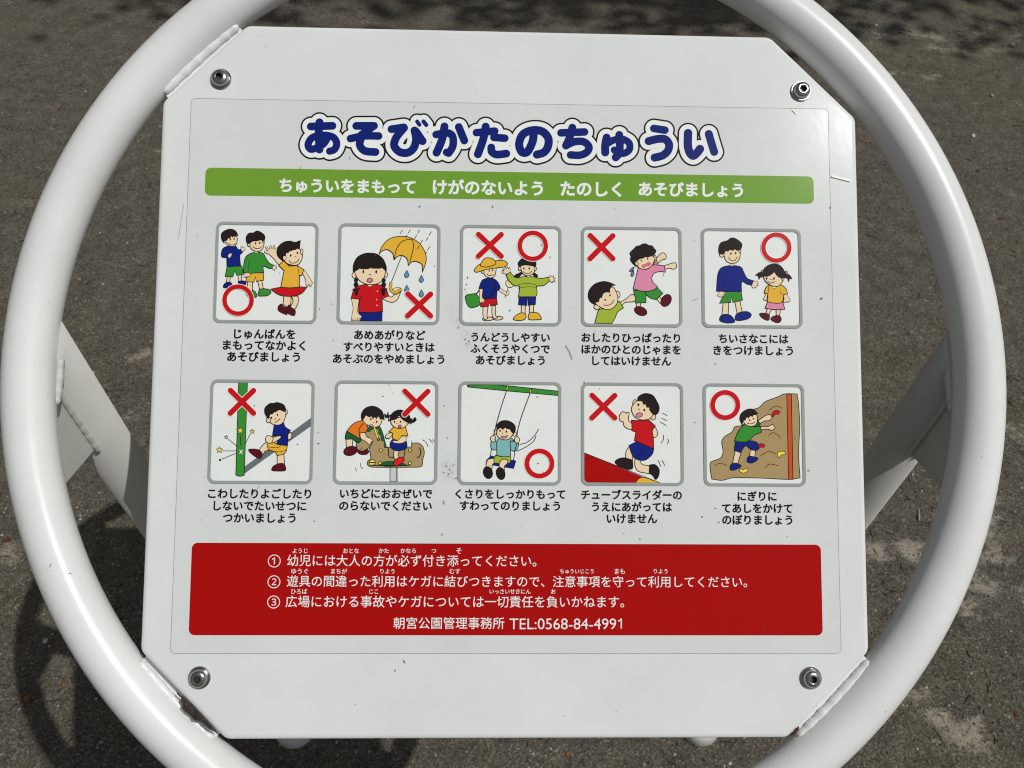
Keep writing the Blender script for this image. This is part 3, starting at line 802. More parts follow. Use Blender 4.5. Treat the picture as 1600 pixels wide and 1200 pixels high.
d.F('red', "658,790! 775,770 960,765 1058,770! 1000,835 890,870 760,855")
d.F('skin', "750,522! 680,442 640,407 592,387 592,370 630,368 604,337 610,322 646,350 650,318 662,312 674,347 690,315 703,312 702,352 735,330 748,335 735,372 755,420 797,482!", 4.5)
d.F('skin', "1008,602 1030,580 1095,680 1116,720 1102,760 1090,756 1080,735 1068,760 1050,747 1045,690", 4.5)
d.F('yellow', "800,478! 748,530! 806,586! 770,767! 870,776 976,767! 976,640! 1000,640! 1024,575! 950,530! 880,535 830,505")
d.L("950,530 968,600 975,700", 4.5); d.L("820,500 845,522 875,552", 4.5)
d.F('skin', "790,430 830,500 900,526 960,520 1002,462 1002,380 930,330 830,390"); d.E('skin', 1000, 378, 15, 31)
d.F('skin', "795,430 800,465 822,470 830,440 815,420", 4)
d.F('hair', "790,480! 740,432 727,370 755,310 810,272 870,262 930,275 986,255! 976,345! 945,345 930,356! 900,358 885,370 870,364 855,386 830,392 822,422! 795,428 795,470")
d.face((880, 420), (953, 393), "862,475 880,500 920,503 958,480 972,456", (8.5, 13)); d.L("922,437 938,430", 4.5); d.build()
d = P.part("circle_mark"); d.O(300, 912, 149, 50); d.build()

b = pic(1, 0, None, "picture of a girl with braids holding a yellow umbrella in the rain", (("あめあがりなど", 554, 664.4, 523.6), ("すべりやすいときは", 537.3, 678.7, 542.1), ("あそぶのをやめましょう", 520.7, 694, 560.9)))
P = Pic(b, (520, 340))
d = P.part("child_drawing")
d.F('navy', "290,1040! 545,1040! 543,1140! 302,1140!")
d.F('skin', "205,893! 292,898! 280,980 276,1045 325,1092 312,1102 300,1138! 205,1138! 216,1050 225,1000", 5)
for a in ("216,1138 224,1112", "244,1138 248,1112", "270,1138 274,1108", "295,1130 288,1105"): d.L(a, 4.5)
d.F('skin', "542,892! 612,860! 648,877 690,840 745,818 738,850 712,905 660,936 600,922")
d.F('skin', "655,800 680,778 730,770 757,790 745,822 690,850", 4.5)
d.F('red', "320,745 242,780 202,890! 300,902! 290,960 285,1042! 420,1048 550,1035! 545,895! 617,865! 590,790 540,750 470,738 360,738")
d.L("302,900 312,862", 4.5); d.L("545,895 528,850", 4.5)
d.F('skin', "372,735! 400,762 425,758 448,738!", 4)
for x, y in ((492, 812), (484, 905), (488, 968)): d.disc(x, y, 5, 8, 'halo')
d.E('skin', 237, 636, 24, 33); d.E('skin', 586, 629, 19, 32)
d.F('skin', "245,610 290,690 360,730 420,740 490,730 550,690 580,610 570,560 410,530 250,560")
d.F('hair', "226,602! 230,520 270,442 340,402 410,393 490,406 555,460 588,535 592,586! 570,575 540,547! 528,560 430,560! 412,545! 400,563 312,566 303,555! 265,582")
for x, s in ((258, 1), (562, -1)):
    d.E('hair', x, 692, 21, 24, 0, 3); d.E('hair', x, 742, 25, 28, 0, 3); d.E('hair', x+3*s, 820, 19, 42, 0, 3)
    d.E('maroon', x-22, 798, 17, 11, 15, 4); d.E('maroon', x+22, 792, 17, 11, -15, 4)
d.face((338, 597), (480, 599), None, (9, 18)); d.L("398,632 410,625 424,638", 4.5); d.E('lip', 410, 693, 31, 23); d.build()
d = P.part("umbrella_drawing")
d.F('yellow', "512,405! 545,320 620,240 740,208 860,225 960,290 1020,390 1030,480 990,605! 985,520 920,485 870,492 835,530! 822,460 770,420 720,427 678,467! 660,395 600,355 545,370")
d.L("880,238 770,262 704,350 680,460"); d.L("880,238 890,330 850,495"); d.L("760,425 648,712", 6)
d.L("642,725 640,790 688,828 748,796", 34); d.L("642,725 640,790 688,828 748,796", 24, 'yellow')
for a in ("768,142! 745,178!", "855,137! 835,170!", "957,138! 940,172!", "1087,158! 1063,195!", "822,195! 805,228!", "925,198! 905,232!", "1052,220! 1032,252!", "990,250! 968,285!", "955,310! 935,345!", "1070,322! 1048,358!", "1038,380! 1022,400!"): d.L(a, 6)
for x, y in ((817, 625), (978, 678), (817, 788), (978, 838)):
    d.F('water', " ".join("%g,%g%s" % (x+a, y+c, e) for a, c, e in ((0, -42, '!'), (20, -4, ''), (24, 18, ''), (0, 38, ''), (-24, 18, ''), (-20, -4, ''))), 5)
d.build()
d = P.part("cross_mark"); d.X((828, 844), (1079, 1086), 60); d.build()

b = pic(2, 0, None, "picture of a child in a straw hat beside a girl with open arms", (("うんどうしやすい", 736.8, 858.7, 527.1), ("ふくそうやくつで", 735.6, 858.7, 545), ("あそびましょう", 744, 850.8, 562.8)))
P = Pic(b, (712, 346))
d = P.part("child_drawing")
d.L("225,805 270,742", 13); d.F('green', "106,832 130,808 220,795! 250,830 272,890 260,925 200,950 150,946 120,900")
d.E('skin', 358, 1075, 62, 20, -4, 10); d.E('skin', 466, 1068, 56, 20, -4, 10)
d.F('skin', "305,930! 358,930! 345,1045 352,1070 312,1078 300,1010"); d.F('skin', "400,930! 442,930! 440,1035 462,1060 430,1074 403,1040")
d.F('red', "280,860! 450,845! 460,915! 385,930! 375,895! 360,940! 275,942!")
d.F('navy', "335,630 290,655 256,737! 300,747! 300,852! 450,850! 455,770! 485,742! 490,722 460,665 410,630")
d.L("395,636 436,680 432,750 390,820 325,865", 12)
d.F('skin', "262,742! 300,748! 293,820 300,850 330,868 312,878 308,900 290,888 278,902 264,885", 4.5)
d.F('skin', "490,735! 475,765! 540,808 562,822 588,800 582,766 550,772", 4.5)
d.L("578,730 545,840", 4.5); d.E('pale', 600, 683, 47, 46); d.L("600,683 612,672 620,690 600,706 578,690 588,655 620,655", 4, 'orange')
d.F('skin', "310,545 325,600 385,624 430,602 443,550 440,515 340,525"); d.E('skin', 299, 558, 16, 16)
d.F('yellow', "205,540 240,492 300,460 440,435 540,435 572,470 540,500 440,515 330,532 230,562"); d.F('yellow', "273,490 300,430 345,402 410,415 444,462 400,492 330,503")
d.face((370, 543), (408, 540), "345,580 370,598 420,588", (6.5, 12)); d.build()
d = P.part("child_drawing")
d.F('skin', "725,925! 768,925! 765,1022! 722,1022!"); d.F('skin', "812,918! 860,914! 858,1012! 815,1014!")
d.F('yellow', "638,1082 660,1040 720,1010 770,1020 767,1075 710,1092"); d.F('yellow', "808,1080 808,1020 850,1005 910,1015 946,1075 900,1084")
d.F('navy', "700,830! 787,832! 782,926! 694,920!"); d.F('navy', "797,832! 882,830! 878,916! 800,926!")
d.F('skin', "556,582! 520,572 512,545 532,550 520,522 540,530 548,500 562,524 575,500 582,526 598,510 600,558 594,570!", 4.5)
d.F('skin', "1028,620! 1045,596 1060,615 1080,600 1078,625 1098,630 1082,645 1098,662 1070,660 1070,676 1028,655!", 4.5)
d.F('hair', "740,550 695,572 650,595 665,627 702,612 735,575", 3); d.F('hair', "848,560 880,575 906,598 895,622 865,606", 3)
d.F('lime', "556,592! 602,562! 660,620 740,612 850,612 930,630 1027,616! 1032,662! 970,707 890,712! 897,800 880,832! 693,832! 703,720 650,710 590,660")
d.L("690,697 800,685 882,700", 4.5); d.L("692,737 800,722 890,728", 4.5); d.F('white', "780,600! 824,600! 802,622!", 4)
d.F('skin', "720,520 735,570 780,600 830,592 865,560 870,500 720,480"); d.E('skin', 706, 522, 14, 21); d.E('skin', 877, 522, 14, 22)
d.F('hair', "695,492! 692,455 735,412 800,412 880,450 880,505! 860,488 780,480 720,490")
d.face((752, 520), (810, 520), "743,555 780,578 820,570 838,550"); d.build()
d = P.part("cross_mark"); d.X((252, 145), (502, 386), 58); d.build()
d = P.part("circle_mark"); d.O(850, 272, 143, 50); d.build()

b = pic(3, 0, None, "picture of a boy pulling the trousers of a crying boy in pink", (("おしたりひっぱったり", 909, 1062.2, 527.9), ("ほかのひとのじゃまを", 909, 1063.4, 546.2), ("してはいけません", 925.7, 1048, 564)))
P = Pic(b, (900, 348))
d = P.part("child_drawing")
d.F('skin', "665,878! 712,882! 708,938! 665,930!"); d.F('skin', "888,842! 915,810! 958,862! 928,892!")
d.E('maroon', 712, 975, 72, 47, 22); d.E('maroon', 993, 858, 72, 52, -58)
d.F('green', "635,745! 772,755! 770,882! 653,886!"); d.F('green', "758,760! 892,713! 957,780! 885,850! 820,832 775,795")
d.F('skin', "878,402! 925,350 957,332 992,362 985,402 950,410 905,450!"); d.F('pink', "865,428! 912,468! 848,472!")
d.F('skin', "972,477! 1050,450 1095,445 1107,490 1075,514 1030,502 980,516!")
d.F('pink', "685,500! 665,580 628,730! 740,758 850,745 900,708! 850,660 835,610 860,560 920,540 985,545! 970,475! 900,468 840,470 780,515"); d.L("970,547 965,590", 4)
d.E('skin', 866, 392, 19, 31)
d.F('skin', "640,450 690,495 750,516 810,496 850,450 862,380 740,360 650,410"); d.E('skin', 664, 456, 22, 26)
d.F('hair', "690,492! 640,465 600,412 606,372 594,342 615,310 638,290 665,262 700,255 735,237 770,235 802,252 840,258 858,285 880,312 862,352! 830,365 790,380 760,378 735,392 700,398 678,415 652,428 655,462")
d.face((718, 420), (789, 399), None, (6.5, 10)); d.F('lip', "730,468 760,462 795,440 820,452 808,474 775,480 748,497 730,486", 5.5, 'red')
d.F('water', "590,532 618,500 642,492! 628,520 605,540"); d.F('water', "605,582 615,550 634,528! 634,575 620,593"); d.build()
d = P.part("child_drawing")
d.F('skin', "482,880! 560,835 605,795 640,800 656,845 636,870 590,875 540,880 508,916!")
d.F('lime', "255,960 225,1040 206,1110! 395,1110! 430,1050 460,985 522,940! 475,865! 400,930 330,950")
d.E('skin', 460, 790, 24, 35, -20); d.E('skin', 230, 932, 33, 27, 20)
d.F('skin', "210,880 250,922 340,960 410,940 455,880 455,800 400,710 300,780 240,840")
d.F('hair', "212,905! 160,872 135,812 150,740 210,677 300,650 370,662 432,690! 402,692 372,735 370,770! 340,765 300,780 280,830! 262,825 248,872! 215,880")
d.face((320, 852), (374, 801), "300,908 350,912 395,890 415,855", (8, 11)); d.build()
d = P.part("cross_mark"); d.X((156, 145), (405, 398), 60); d.build()

b = pic(4, 0, None, "picture of a tall boy in blue beside a small girl with pigtails", (("ちいさなこには", 1123.5, 1231.3, 529.4), ("きをつけましょう", 1115.2, 1238.5, 547.7)))
P = Pic(b, (1088, 350))
d = P.part("child_drawing")
d.F('skin', "295,868! 357,862! 350,1006! 280,1012!"); d.F('skin', "424,858! 480,850! 506,978! 448,988!")
d.F('navy', "260,1070 264,1020 300,998 370,1005 420,1060 415,1085 340,1093"); d.F('navy', "430,1055 440,997 500,970 570,970 605,1005 570,1045 480,1066")
d.F('green', "320,740! 490,740! 508,840! 402,866! 390,800! 376,866! 255,875!")
d.F('navy', "330,465 268,490 235,560 220,742! 300,747! 497,747! 500,640 560,665 613,677! 637,630! 560,600 520,530 495,480 440,462 380,460"); d.L("300,745 298,650 322,565", 4)
d.F('skin', "255,745! 302,747! 327,770 300,774 304,800 278,794 264,812 250,796 228,795 242,765", 4.5)
d.F('skin', "632,632 668,632 682,655 668,662 682,680 660,682 656,706 640,694 632,710 610,690 618,655", 4.5)
d.F('skin', "370,432! 413,432! 413,462! 370,462!", 4)
d.F('skin', "305,350 330,412 390,437 450,420 478,370 475,280 390,260 310,290"); d.E('skin', 280, 341, 26, 26); d.E('skin', 478, 298, 12, 22)
d.F('hair', "252,325 246,270 270,210 340,185 385,155 440,168 498,220 490,275 468,290! 440,290 425,276 400,292 370,282 345,302 322,292 310,318 290,336!")
d.face((380, 328), (432, 322), "355,370 375,400 420,405 450,365", (8.5, 11)); d.build()
d = P.part("child_drawing")
d.F('skin', "782,935! 828,942! 800,997! 762,988!"); d.F('skin', "878,942! 925,942! 915,1017! 880,1014!")
d.F('maroon', "697,990 740,985 800,1000 795,1060 750,1050 712,1022"); d.F('maroon', "820,1050 850,1018 910,1012 934,1050 915,1085 870,1083")
d.F('pink', "785,855! 950,858! 973,940! 860,945 756,930!")
d.F('skin', "760,755! 790,760! 780,850 762,838 752,846 736,826 755,800", 4.5); d.F('skin', "948,780! 995,770! 1034,850 1018,854 1008,868 990,856 976,868 958,858 966,820", 4.5)
d.F('yellow', "790,680 757,720 750,765! 785,772! 780,850 850,873 940,865 962,782! 1002,770! 985,715 935,675 880,685"); d.F('white', "830,685! 857,716 887,688!", 4)
d.L("797,685 788,770 784,845", 4.5); d.L("922,745 935,772 965,780", 4.5)
d.E('pink', 722, 550, 13, 42, 8); d.E('pink', 988, 552, 11, 34, 10)
d.F('hair', "735,540 690,535 650,570 678,572 690,612 704,582 735,575", 3); d.F('hair', "975,555 1020,560 1052,605 1030,603 1015,637 1004,602 975,590", 3)
d.F('skin', "740,580 765,640 830,682 900,687 950,630 965,570 860,520 770,550"); d.E('skin', 950, 602, 14, 22)
d.F('hair', "740,577! 735,530 760,480 820,447 900,450 955,500 985,575 948,600! 900,582 855,528! 820,560 780,578")
d.face((772, 602), (853, 603), "782,632 815,655 860,637", (8.5, 14)); d.L("808,618 820,608 832,618", 4); d.build()
d = P.part("circle_mark"); d.O(879, 263, 143, 48); d.build()

b = pic(5, 1, None, "picture of a boy kicking a green post under a red cross", (("こわしたりよごしたり", 325.8, 486, 771.3), ("しないでたいせつに", 334.4, 478.2, 790.3), ("つかいましょう", 349, 461.6, 809.1)))
P = Pic(b, (320, 590))
d = P.part("post_drawing")
d.F('slate', "435,985! 1176,440! 1176,532! 435,1062!", 0); d.F('green', "375,40! 472,40! 437,1076! 390,1088 343,1076!")
for a in ("262,680! 362,760!", "200,808! 352,808!", "192,898! 338,838!", "502,622! 450,725!", "392,635! 398,745!"): d.L(a, 6)
def star(d, x, y, r, c, ow):
    d.F(c, " ".join("%g,%g!" % (x+(r if k % 2 == 0 else r*0.45)*math.sin(k*math.pi/5), y-(r if k % 2 == 0 else r*0.45)*math.cos(k*math.pi/5)) for k in range(10)), ow)
star(d, 392, 585, 42, 'star', 6); star(d, 524, 594, 27, 'star', 6); star(d, 238, 657, 20, 'white', 6); star(d, 164, 798, 37, 'star', 6); d.disc(171, 908, 13, 13, 'K')
d.L("388,798! 416,840!", 7, 'halo'); d.L("420,798! 386,836!", 7, 'halo'); d.build()
d = P.part("child_drawing")
d.F('skin', "912,640 945,602 962,640 945,678 916,680"); d.F('skin', "800,845! 873,835! 882,958! 800,958!")
d.F('maroon', "740,1020 760,975 820,948 870,950 893,990 887,1025 800,1030")
d.F('skin', "690,715 640,745 603,805 632,858 670,810 718,795"); d.F('maroon', "485,800 510,788 590,795 632,832 625,882 590,887 520,842")
d.F('yellow', "690,720 745,700 800,735 910,750! 900,810 865,845 800,860! 775,820 702,792!"); d.L("700,765 760,772 820,768 840,745", 4.5); d.L("775,815 840,818 898,800", 4.5)
d.F('navy', "768,515! 748,645! 840,640 800,725 914,752! 918,620! 947,582! 890,545 868,493!"); d.L("850,640 870,600", 4)
d.F('skin', "838,642 780,650 745,665 735,700 745,722 790,702 837,667"); d.F('skin', "672,690 680,650 700,640 735,648 755,668 742,715 700,722")
d.E('skin', 898, 380, 15, 29); d.F('skin', "692,440 730,500 790,523 850,510 885,450 890,370 800,340 700,390"); d.E('skin', 705, 466, 25, 32)
d.F('hair', "690,437! 665,392 668,332 720,287 760,285 800,275 870,300 893,350 880,376! 850,362 820,355 780,380 765,378 748,400 725,402 702,458!")
d.face((738, 442), (803, 411), None, (8, 11)); d.L("772,462 788,450", 5); d.L("777,496 800,482 832,455"); d.build()
d = P.part("cross_mark"); d.X((286, 142), (540, 393), 60); d.build()

b = pic(6, 1, None, "picture of two children crowded on a brown rocking horse", (("いちどにおおぜいで", 531.8, 674.9, 771.3), ("のらないでください", 530.6, 674.4, 790.3)))
P = Pic(b, (516, 590))
d = P.part("rocking_horse_drawing")
d.F('steel', "660,970! 738,970! 738,1145! 660,1145!"); d.L("728,980! 728,1140!", 4)
for a in ("1015,685 1055,710 1078,760", "1090,678 1115,700 1128,722", "1130,682 1145,705", "335,945 340,985 360,1005", "280,993 285,1015 292,1025"): d.L(a, 5.5)
d.E('maroon', 365, 815, 62, 35)
d.F('tan', "430,740 450,900! 415,920 415,965 460,987 960,987 1012,972 1020,905 1038,830 1020,760 970,722 900,725! 897,765! 620,770! 595,700 570,600 540,540 450,550 390,590 395,640 440,680")
d.F('tan', "430,690 340,680 288,740 300,790 345,812 400,790 435,765 470,700")
d.F('dgreen', "405,585 425,545 540,538 577,600 602,690 624,768! 600,768 590,700 562,690 560,640 535,620 530,570 460,572 430,600", 4)
d.F('dgreen', "560,940 640,922 740,928 835,965 600,978", 4); d.L("640,772 646,862 662,880 800,880 815,862 825,795", 8)
d.L("640,770! 600,770!", 8)
d.E('star', 463, 937, 34, 34); d.L("430,937! 496,937!", 12); d.L("460,965 640,970 870,968", 9)
for x, y in ((558, 802), (880, 802), (552, 942), (878, 942)): d.E('star', x, y, 17, 17)
d.L("985,775 1000,820 985,868 960,882", 9); d.L("900,695! 900,765!", 5)
d.disc(295, 762, 7, 7, 'K'); d.L("308,800 338,795 352,770", 5); d.build()
d = P.part("child_drawing")
d.F('skin', "175,675! 252,668! 245,765! 180,770!"); d.E('maroon', 225, 808, 76, 50, -14)
d.F('dgreen', "190,598 168,650 175,680 250,680 302,722 342,680")
d.F('skin', "330,608! 385,603! 402,650 450,675 472,695 455,705 462,722 440,722 436,745 395,705 340,672", 5)
d.F('orange', "355,475 270,500 215,550 185,590! 322,672! 326,610! 392,605! 418,560! 400,510"); d.L("362,508 320,570 322,608")
d.F('skin', "360,440 380,500 430,532 500,547 550,522 572,470 560,430 450,400")
d.F('hair', "350,462! 345,410 375,350 440,318 510,325 570,370 592,430 596,467! 572,442 560,462! 530,425 510,452! 490,430 475,452! 455,425 430,434 400,415 382,430 368,457")
d.face((450, 458), (515, 487), "430,530 455,518 477,540", (8, 13)); d.L("475,497 490,500", 5)
d.L("488,552! 530,680!", 22); d.L("488,552! 530,680!", 14, 'star'); d.E('tan', 533, 682, 12, 12); d.build()
d = P.part("child_drawing")
d.F('skin', "708,795! 768,795! 748,850 765,888 730,912 700,870"); d.F('scarlet', "703,935 740,890 800,878 817,912 755,965 712,968")
d.F('skin', "655,610 692,620 665,655 650,675 635,668 625,674 608,645"); d.F('navy', "690,685 663,755 710,800 760,806 840,780 846,740 830,695")
d.F('yellow', "712,545 648,595! 690,612! 690,670 745,690 785,672 790,640! 858,642! 832,545!"); d.F('skin', "790,646! 840,646! 832,700 780,725 700,718 692,695 748,692", 5)
for x, y, s in ((655, 445, 1), (884, 478, -1)): d.E('lip', x, y, 10, 34, 12*s); 
d.F('hair', "652,435 612,440 600,398 624,415 640,378 646,415 664,420", 3); d.F('hair', "876,470 900,450 905,468 935,438 952,465 930,490 890,497", 3)
d.F('skin', "668,475 690,530 750,560 820,547 860,500 850,450 700,440"); d.F('hair', "662,472! 675,410 720,370 780,358 850,390 880,440 868,502! 800,462 765,415 730,455")
d.face((710, 488), (775, 487), None, (8, 11)); d.L("728,508 745,505", 4); d.E('lip', 768, 538, 17, 16); d.build()
d = P.part("cross_mark"); d.X((824, 150), (1078, 405), 58); d.build()

b = pic(7, 1, None, "picture of a boy in a turquoise jumper sitting on a swing", (("くさりをしっかりもって", 711.9, 883, 772), ("すわってのりましょう", 718.8, 874.7, 790.3)))
P = Pic(b, (710, 592))
d = P.part("swing_drawing")
d.F('green', "145,70! 460,66 1150,136! 1150,184! 600,135 150,90!"); d.disc(150, 80, 10, 12, 'K')
d.F('navy', "385,868! 400,850! 677,905! 652,987! 348,938! 358,892!")
d.L("722,722 800,700 880,630 928,555"); d.L("692,797 790,750 870,690 900,630")
for x, y in ((581, 105), (841, 136)): d.E('star', x, y, 10, 27, 8)
d.build()
d = P.part("child_drawing")
d.L("395,860! 430,660!"); d.L("652,895! 692,660!")
d.F('teal', "410,692 403,760 430,782 472,782! 474,690!"); d.F('teal', "620,690 613,760 650,797 690,780 707,712 660,692")
d.F('teal', "490,660 468,700 468,842! 545,860 620,852! 620,760 615,690 652,682 630,655")
d.F('lime', "455,842! 433,885 440,927 600,932 622,900 618,850! 540,860")
d.F('skin', "435,875! 370,890 350,950 352,1000! 412,1010! 420,945 438,925"); d.F('skin', "500,1010! 496,930 530,888 582,893 585,930 552,965 552,1020!")
d.E('hair', 370, 1033, 50, 67, -15); d.E('hair', 510, 1043, 47, 68, -15)
d.E('skin', 662, 606, 25, 24); d.E('skin', 452, 585, 14, 30)
d.F('skin', "468,600 480,640 540,670 600,665 640,620 652,580 640,530 490,520")
d.F('hair', "474,560 470,510 510,470 570,460 630,480 668,520 670,570 655,607! 628,580 610,552 580,550 560,535 532,556 515,540 490,545")
d.face((503, 572), (573, 582), None, (8.5, 12)); d.disc(530, 601, 7, 5, 'K'); d.F('lip', "508,630! 550,632 592,624! 565,652 530,652", 5)
d.L("575,135 520,300 455,530 430,640"); d.L("835,160 745,400 700,560 690,640")
d.E('skin', 428, 660, 29, 36); d.L("440,640 455,645", 5); d.L("440,668 455,660", 5); d.E('skin', 690, 673, 28, 36); d.L("690,705! 664,800!"); d.build()
d = P.part("circle_mark"); d.O(937, 933, 138, 54); d.build()

b = pic(8, 1, None, "picture of a boy climbing on top of a red tube slide", (("チューブスライダーの", 908.1, 1064.9, 773.3), ("うえにあがっては", 925.2, 1049.5, 792), ("いけません", 948.4, 1026.3, 810.3)))
P = Pic(b, (900, 592))
d = P.part("slide_drawing")
d.F('bandred', "82,812! 750,1085! 690,1100 652,1152! 110,1150 82,1125!", 0); d.F('yellow', "652,1156! 690,1103 750,1087 955,1158!", 5)
d.L("84,813! 955,1158!", 6); d.L("86,892 180,862", 5)
for a in ("955,378! 1003,405!", "945,432! 1000,462!", "925,473! 995,515!", "965,622 962,670 938,708", "1010,665 1020,690 1000,718", "905,900! 935,965!", "945,900 965,925 975,957"): d.L(a, 6)
d.build()
d = P.part("child_drawing")
d.F('skin', "850,535 880,545 899,600 882,640 850,642 840,590")
d.F('skin', "592,752 552,800 546,892! 620,902! 627,840 645,790"); d.F('skin', "650,865! 650,960 690,1020 805,1044! 808,958! 730,942 700,890!")
d.F('hair', "430,920 460,885 530,870 622,895! 622,985 560,994 480,965"); d.F('hair', "808,950! 870,946 916,1000 905,1080 875,1108 850,1070 806,1037!")
d.F('navy', "665,692! 583,735! 610,820 645,872 700,896 770,892 840,830 856,768!"); d.L("700,740 740,790 690,850", 3.5)
d.F('skin', "615,490! 580,460 578,420 585,385 578,370 558,372 550,380 540,368 510,363 482,395 476,440 490,465 518,472 530,520 570,550 617,558!")
d.F('red', "612,455! 617,572! 660,585! 645,680! 857,770! 850,640 835,570! 875,520! 800,453! 700,460"); d.L("800,460 830,520 840,580", 4)
d.E('skin', 647, 266, 21, 38, 10); d.E('skin', 850, 421, 27, 32)
d.F('skin', "612,350 620,300 680,235 750,240 850,370 820,432 760,452 690,446 640,412")
d.F('hair', "678,242! 690,195 760,162 840,180 885,240 915,310 905,370 875,396 845,386! 812,345 810,315 780,312 770,282 742,278 728,246")
d.face((686, 286), (752, 343), None, (10, 14)); d.L("680,338 694,331 704,348", 5); d.E('lip', 695, 399, 37, 25, -12, 6); d.build()
d = P.part("cross_mark"); d.X((176, 182), (426, 431), 60); d.build()

b = pic(9, 1, None, "picture of a boy in green climbing a brown rock wall", (("にぎりに", 1152.7, 1213, 775.4), ("てあしをかけて", 1128.3, 1237.5, 794.2), ("のぼりましょう", 1128.8, 1237.5, 812.3)))
P = Pic(b, (1090, 594))
d = P.part("rock_drawing")
d.F('tan', "155,1090! 135,950 150,900 250,860 280,790 265,680 300,620 380,570 410,515 520,490 590,400 610,330 680,300 740,240 880,185 960,152 1095,152! 1110,250 1125,500 1112,800 1128,1077! 1000,1094 700,1080 380,1077 270,1104")
d.F('rust', "982,154! 1032,154! 1050,1094! 1002,1094!")
for a in ("785,332 860,285 932,312", "780,615 820,580 880,600 910,640", "690,838 780,785 860,815", "742,970 790,925 880,942", "188,943 250,915 318,943"): d.L(a, 6, 'maroon')
d.F('red', "820,400 825,355 870,332 908,350 885,378 855,375 835,402", 6, 'maroon'); d.F('red', "660,770 665,722 690,700 738,712 725,740 690,740", 6, 'maroon')
d.F('star', "878,838 890,790 960,788 962,818 920,825 903,852", 6, 'maroon'); d.F('star', "460,975 500,985 552,970 542,1010 505,1024 470,1012", 6, 'maroon'); d.build()
d = P.part("child_drawing")
d.F('skin', "665,447! 750,390 795,380 817,415 790,445 740,450 680,482!"); d.F('skin', "692,512! 780,510 820,490 850,520 820,552 770,540 697,547!")
d.F('skin', "412,780! 480,790! 440,918! 384,918!"); d.F('skin', "580,768! 637,775! 628,848! 572,842!")
d.F('navy', "356,980 370,927 420,915 480,945 440,975 390,993"); d.F('navy', "543,890 560,842 620,845 664,865 620,905 570,913")
d.F('navy', "415,672! 402,775! 470,798! 525,725 570,752 642,780! 672,740 655,690 600,670")
d.F('dgreen', "650,435! 687,480 680,512! 610,512!"); d.F('green', "520,490 450,560 403,672! 480,682 560,670 620,610 702,574! 692,510! 600,512")
d.E('skin', 497, 467, 17, 25); d.F('skin', "500,430 520,482 580,510 640,492 656,430 640,380 560,400")
d.F('hair', "488,487! 465,430 480,370 540,325 610,322 662,370! 620,375 600,402! 580,390 560,417! 540,405 520,442! 502,445")
d.face((572, 442), (612, 425), "545,475 590,482 628,462", (7.5, 9)); d.build()
d = P.part("circle_mark"); d.O(302, 275, 139, 54); d.build()

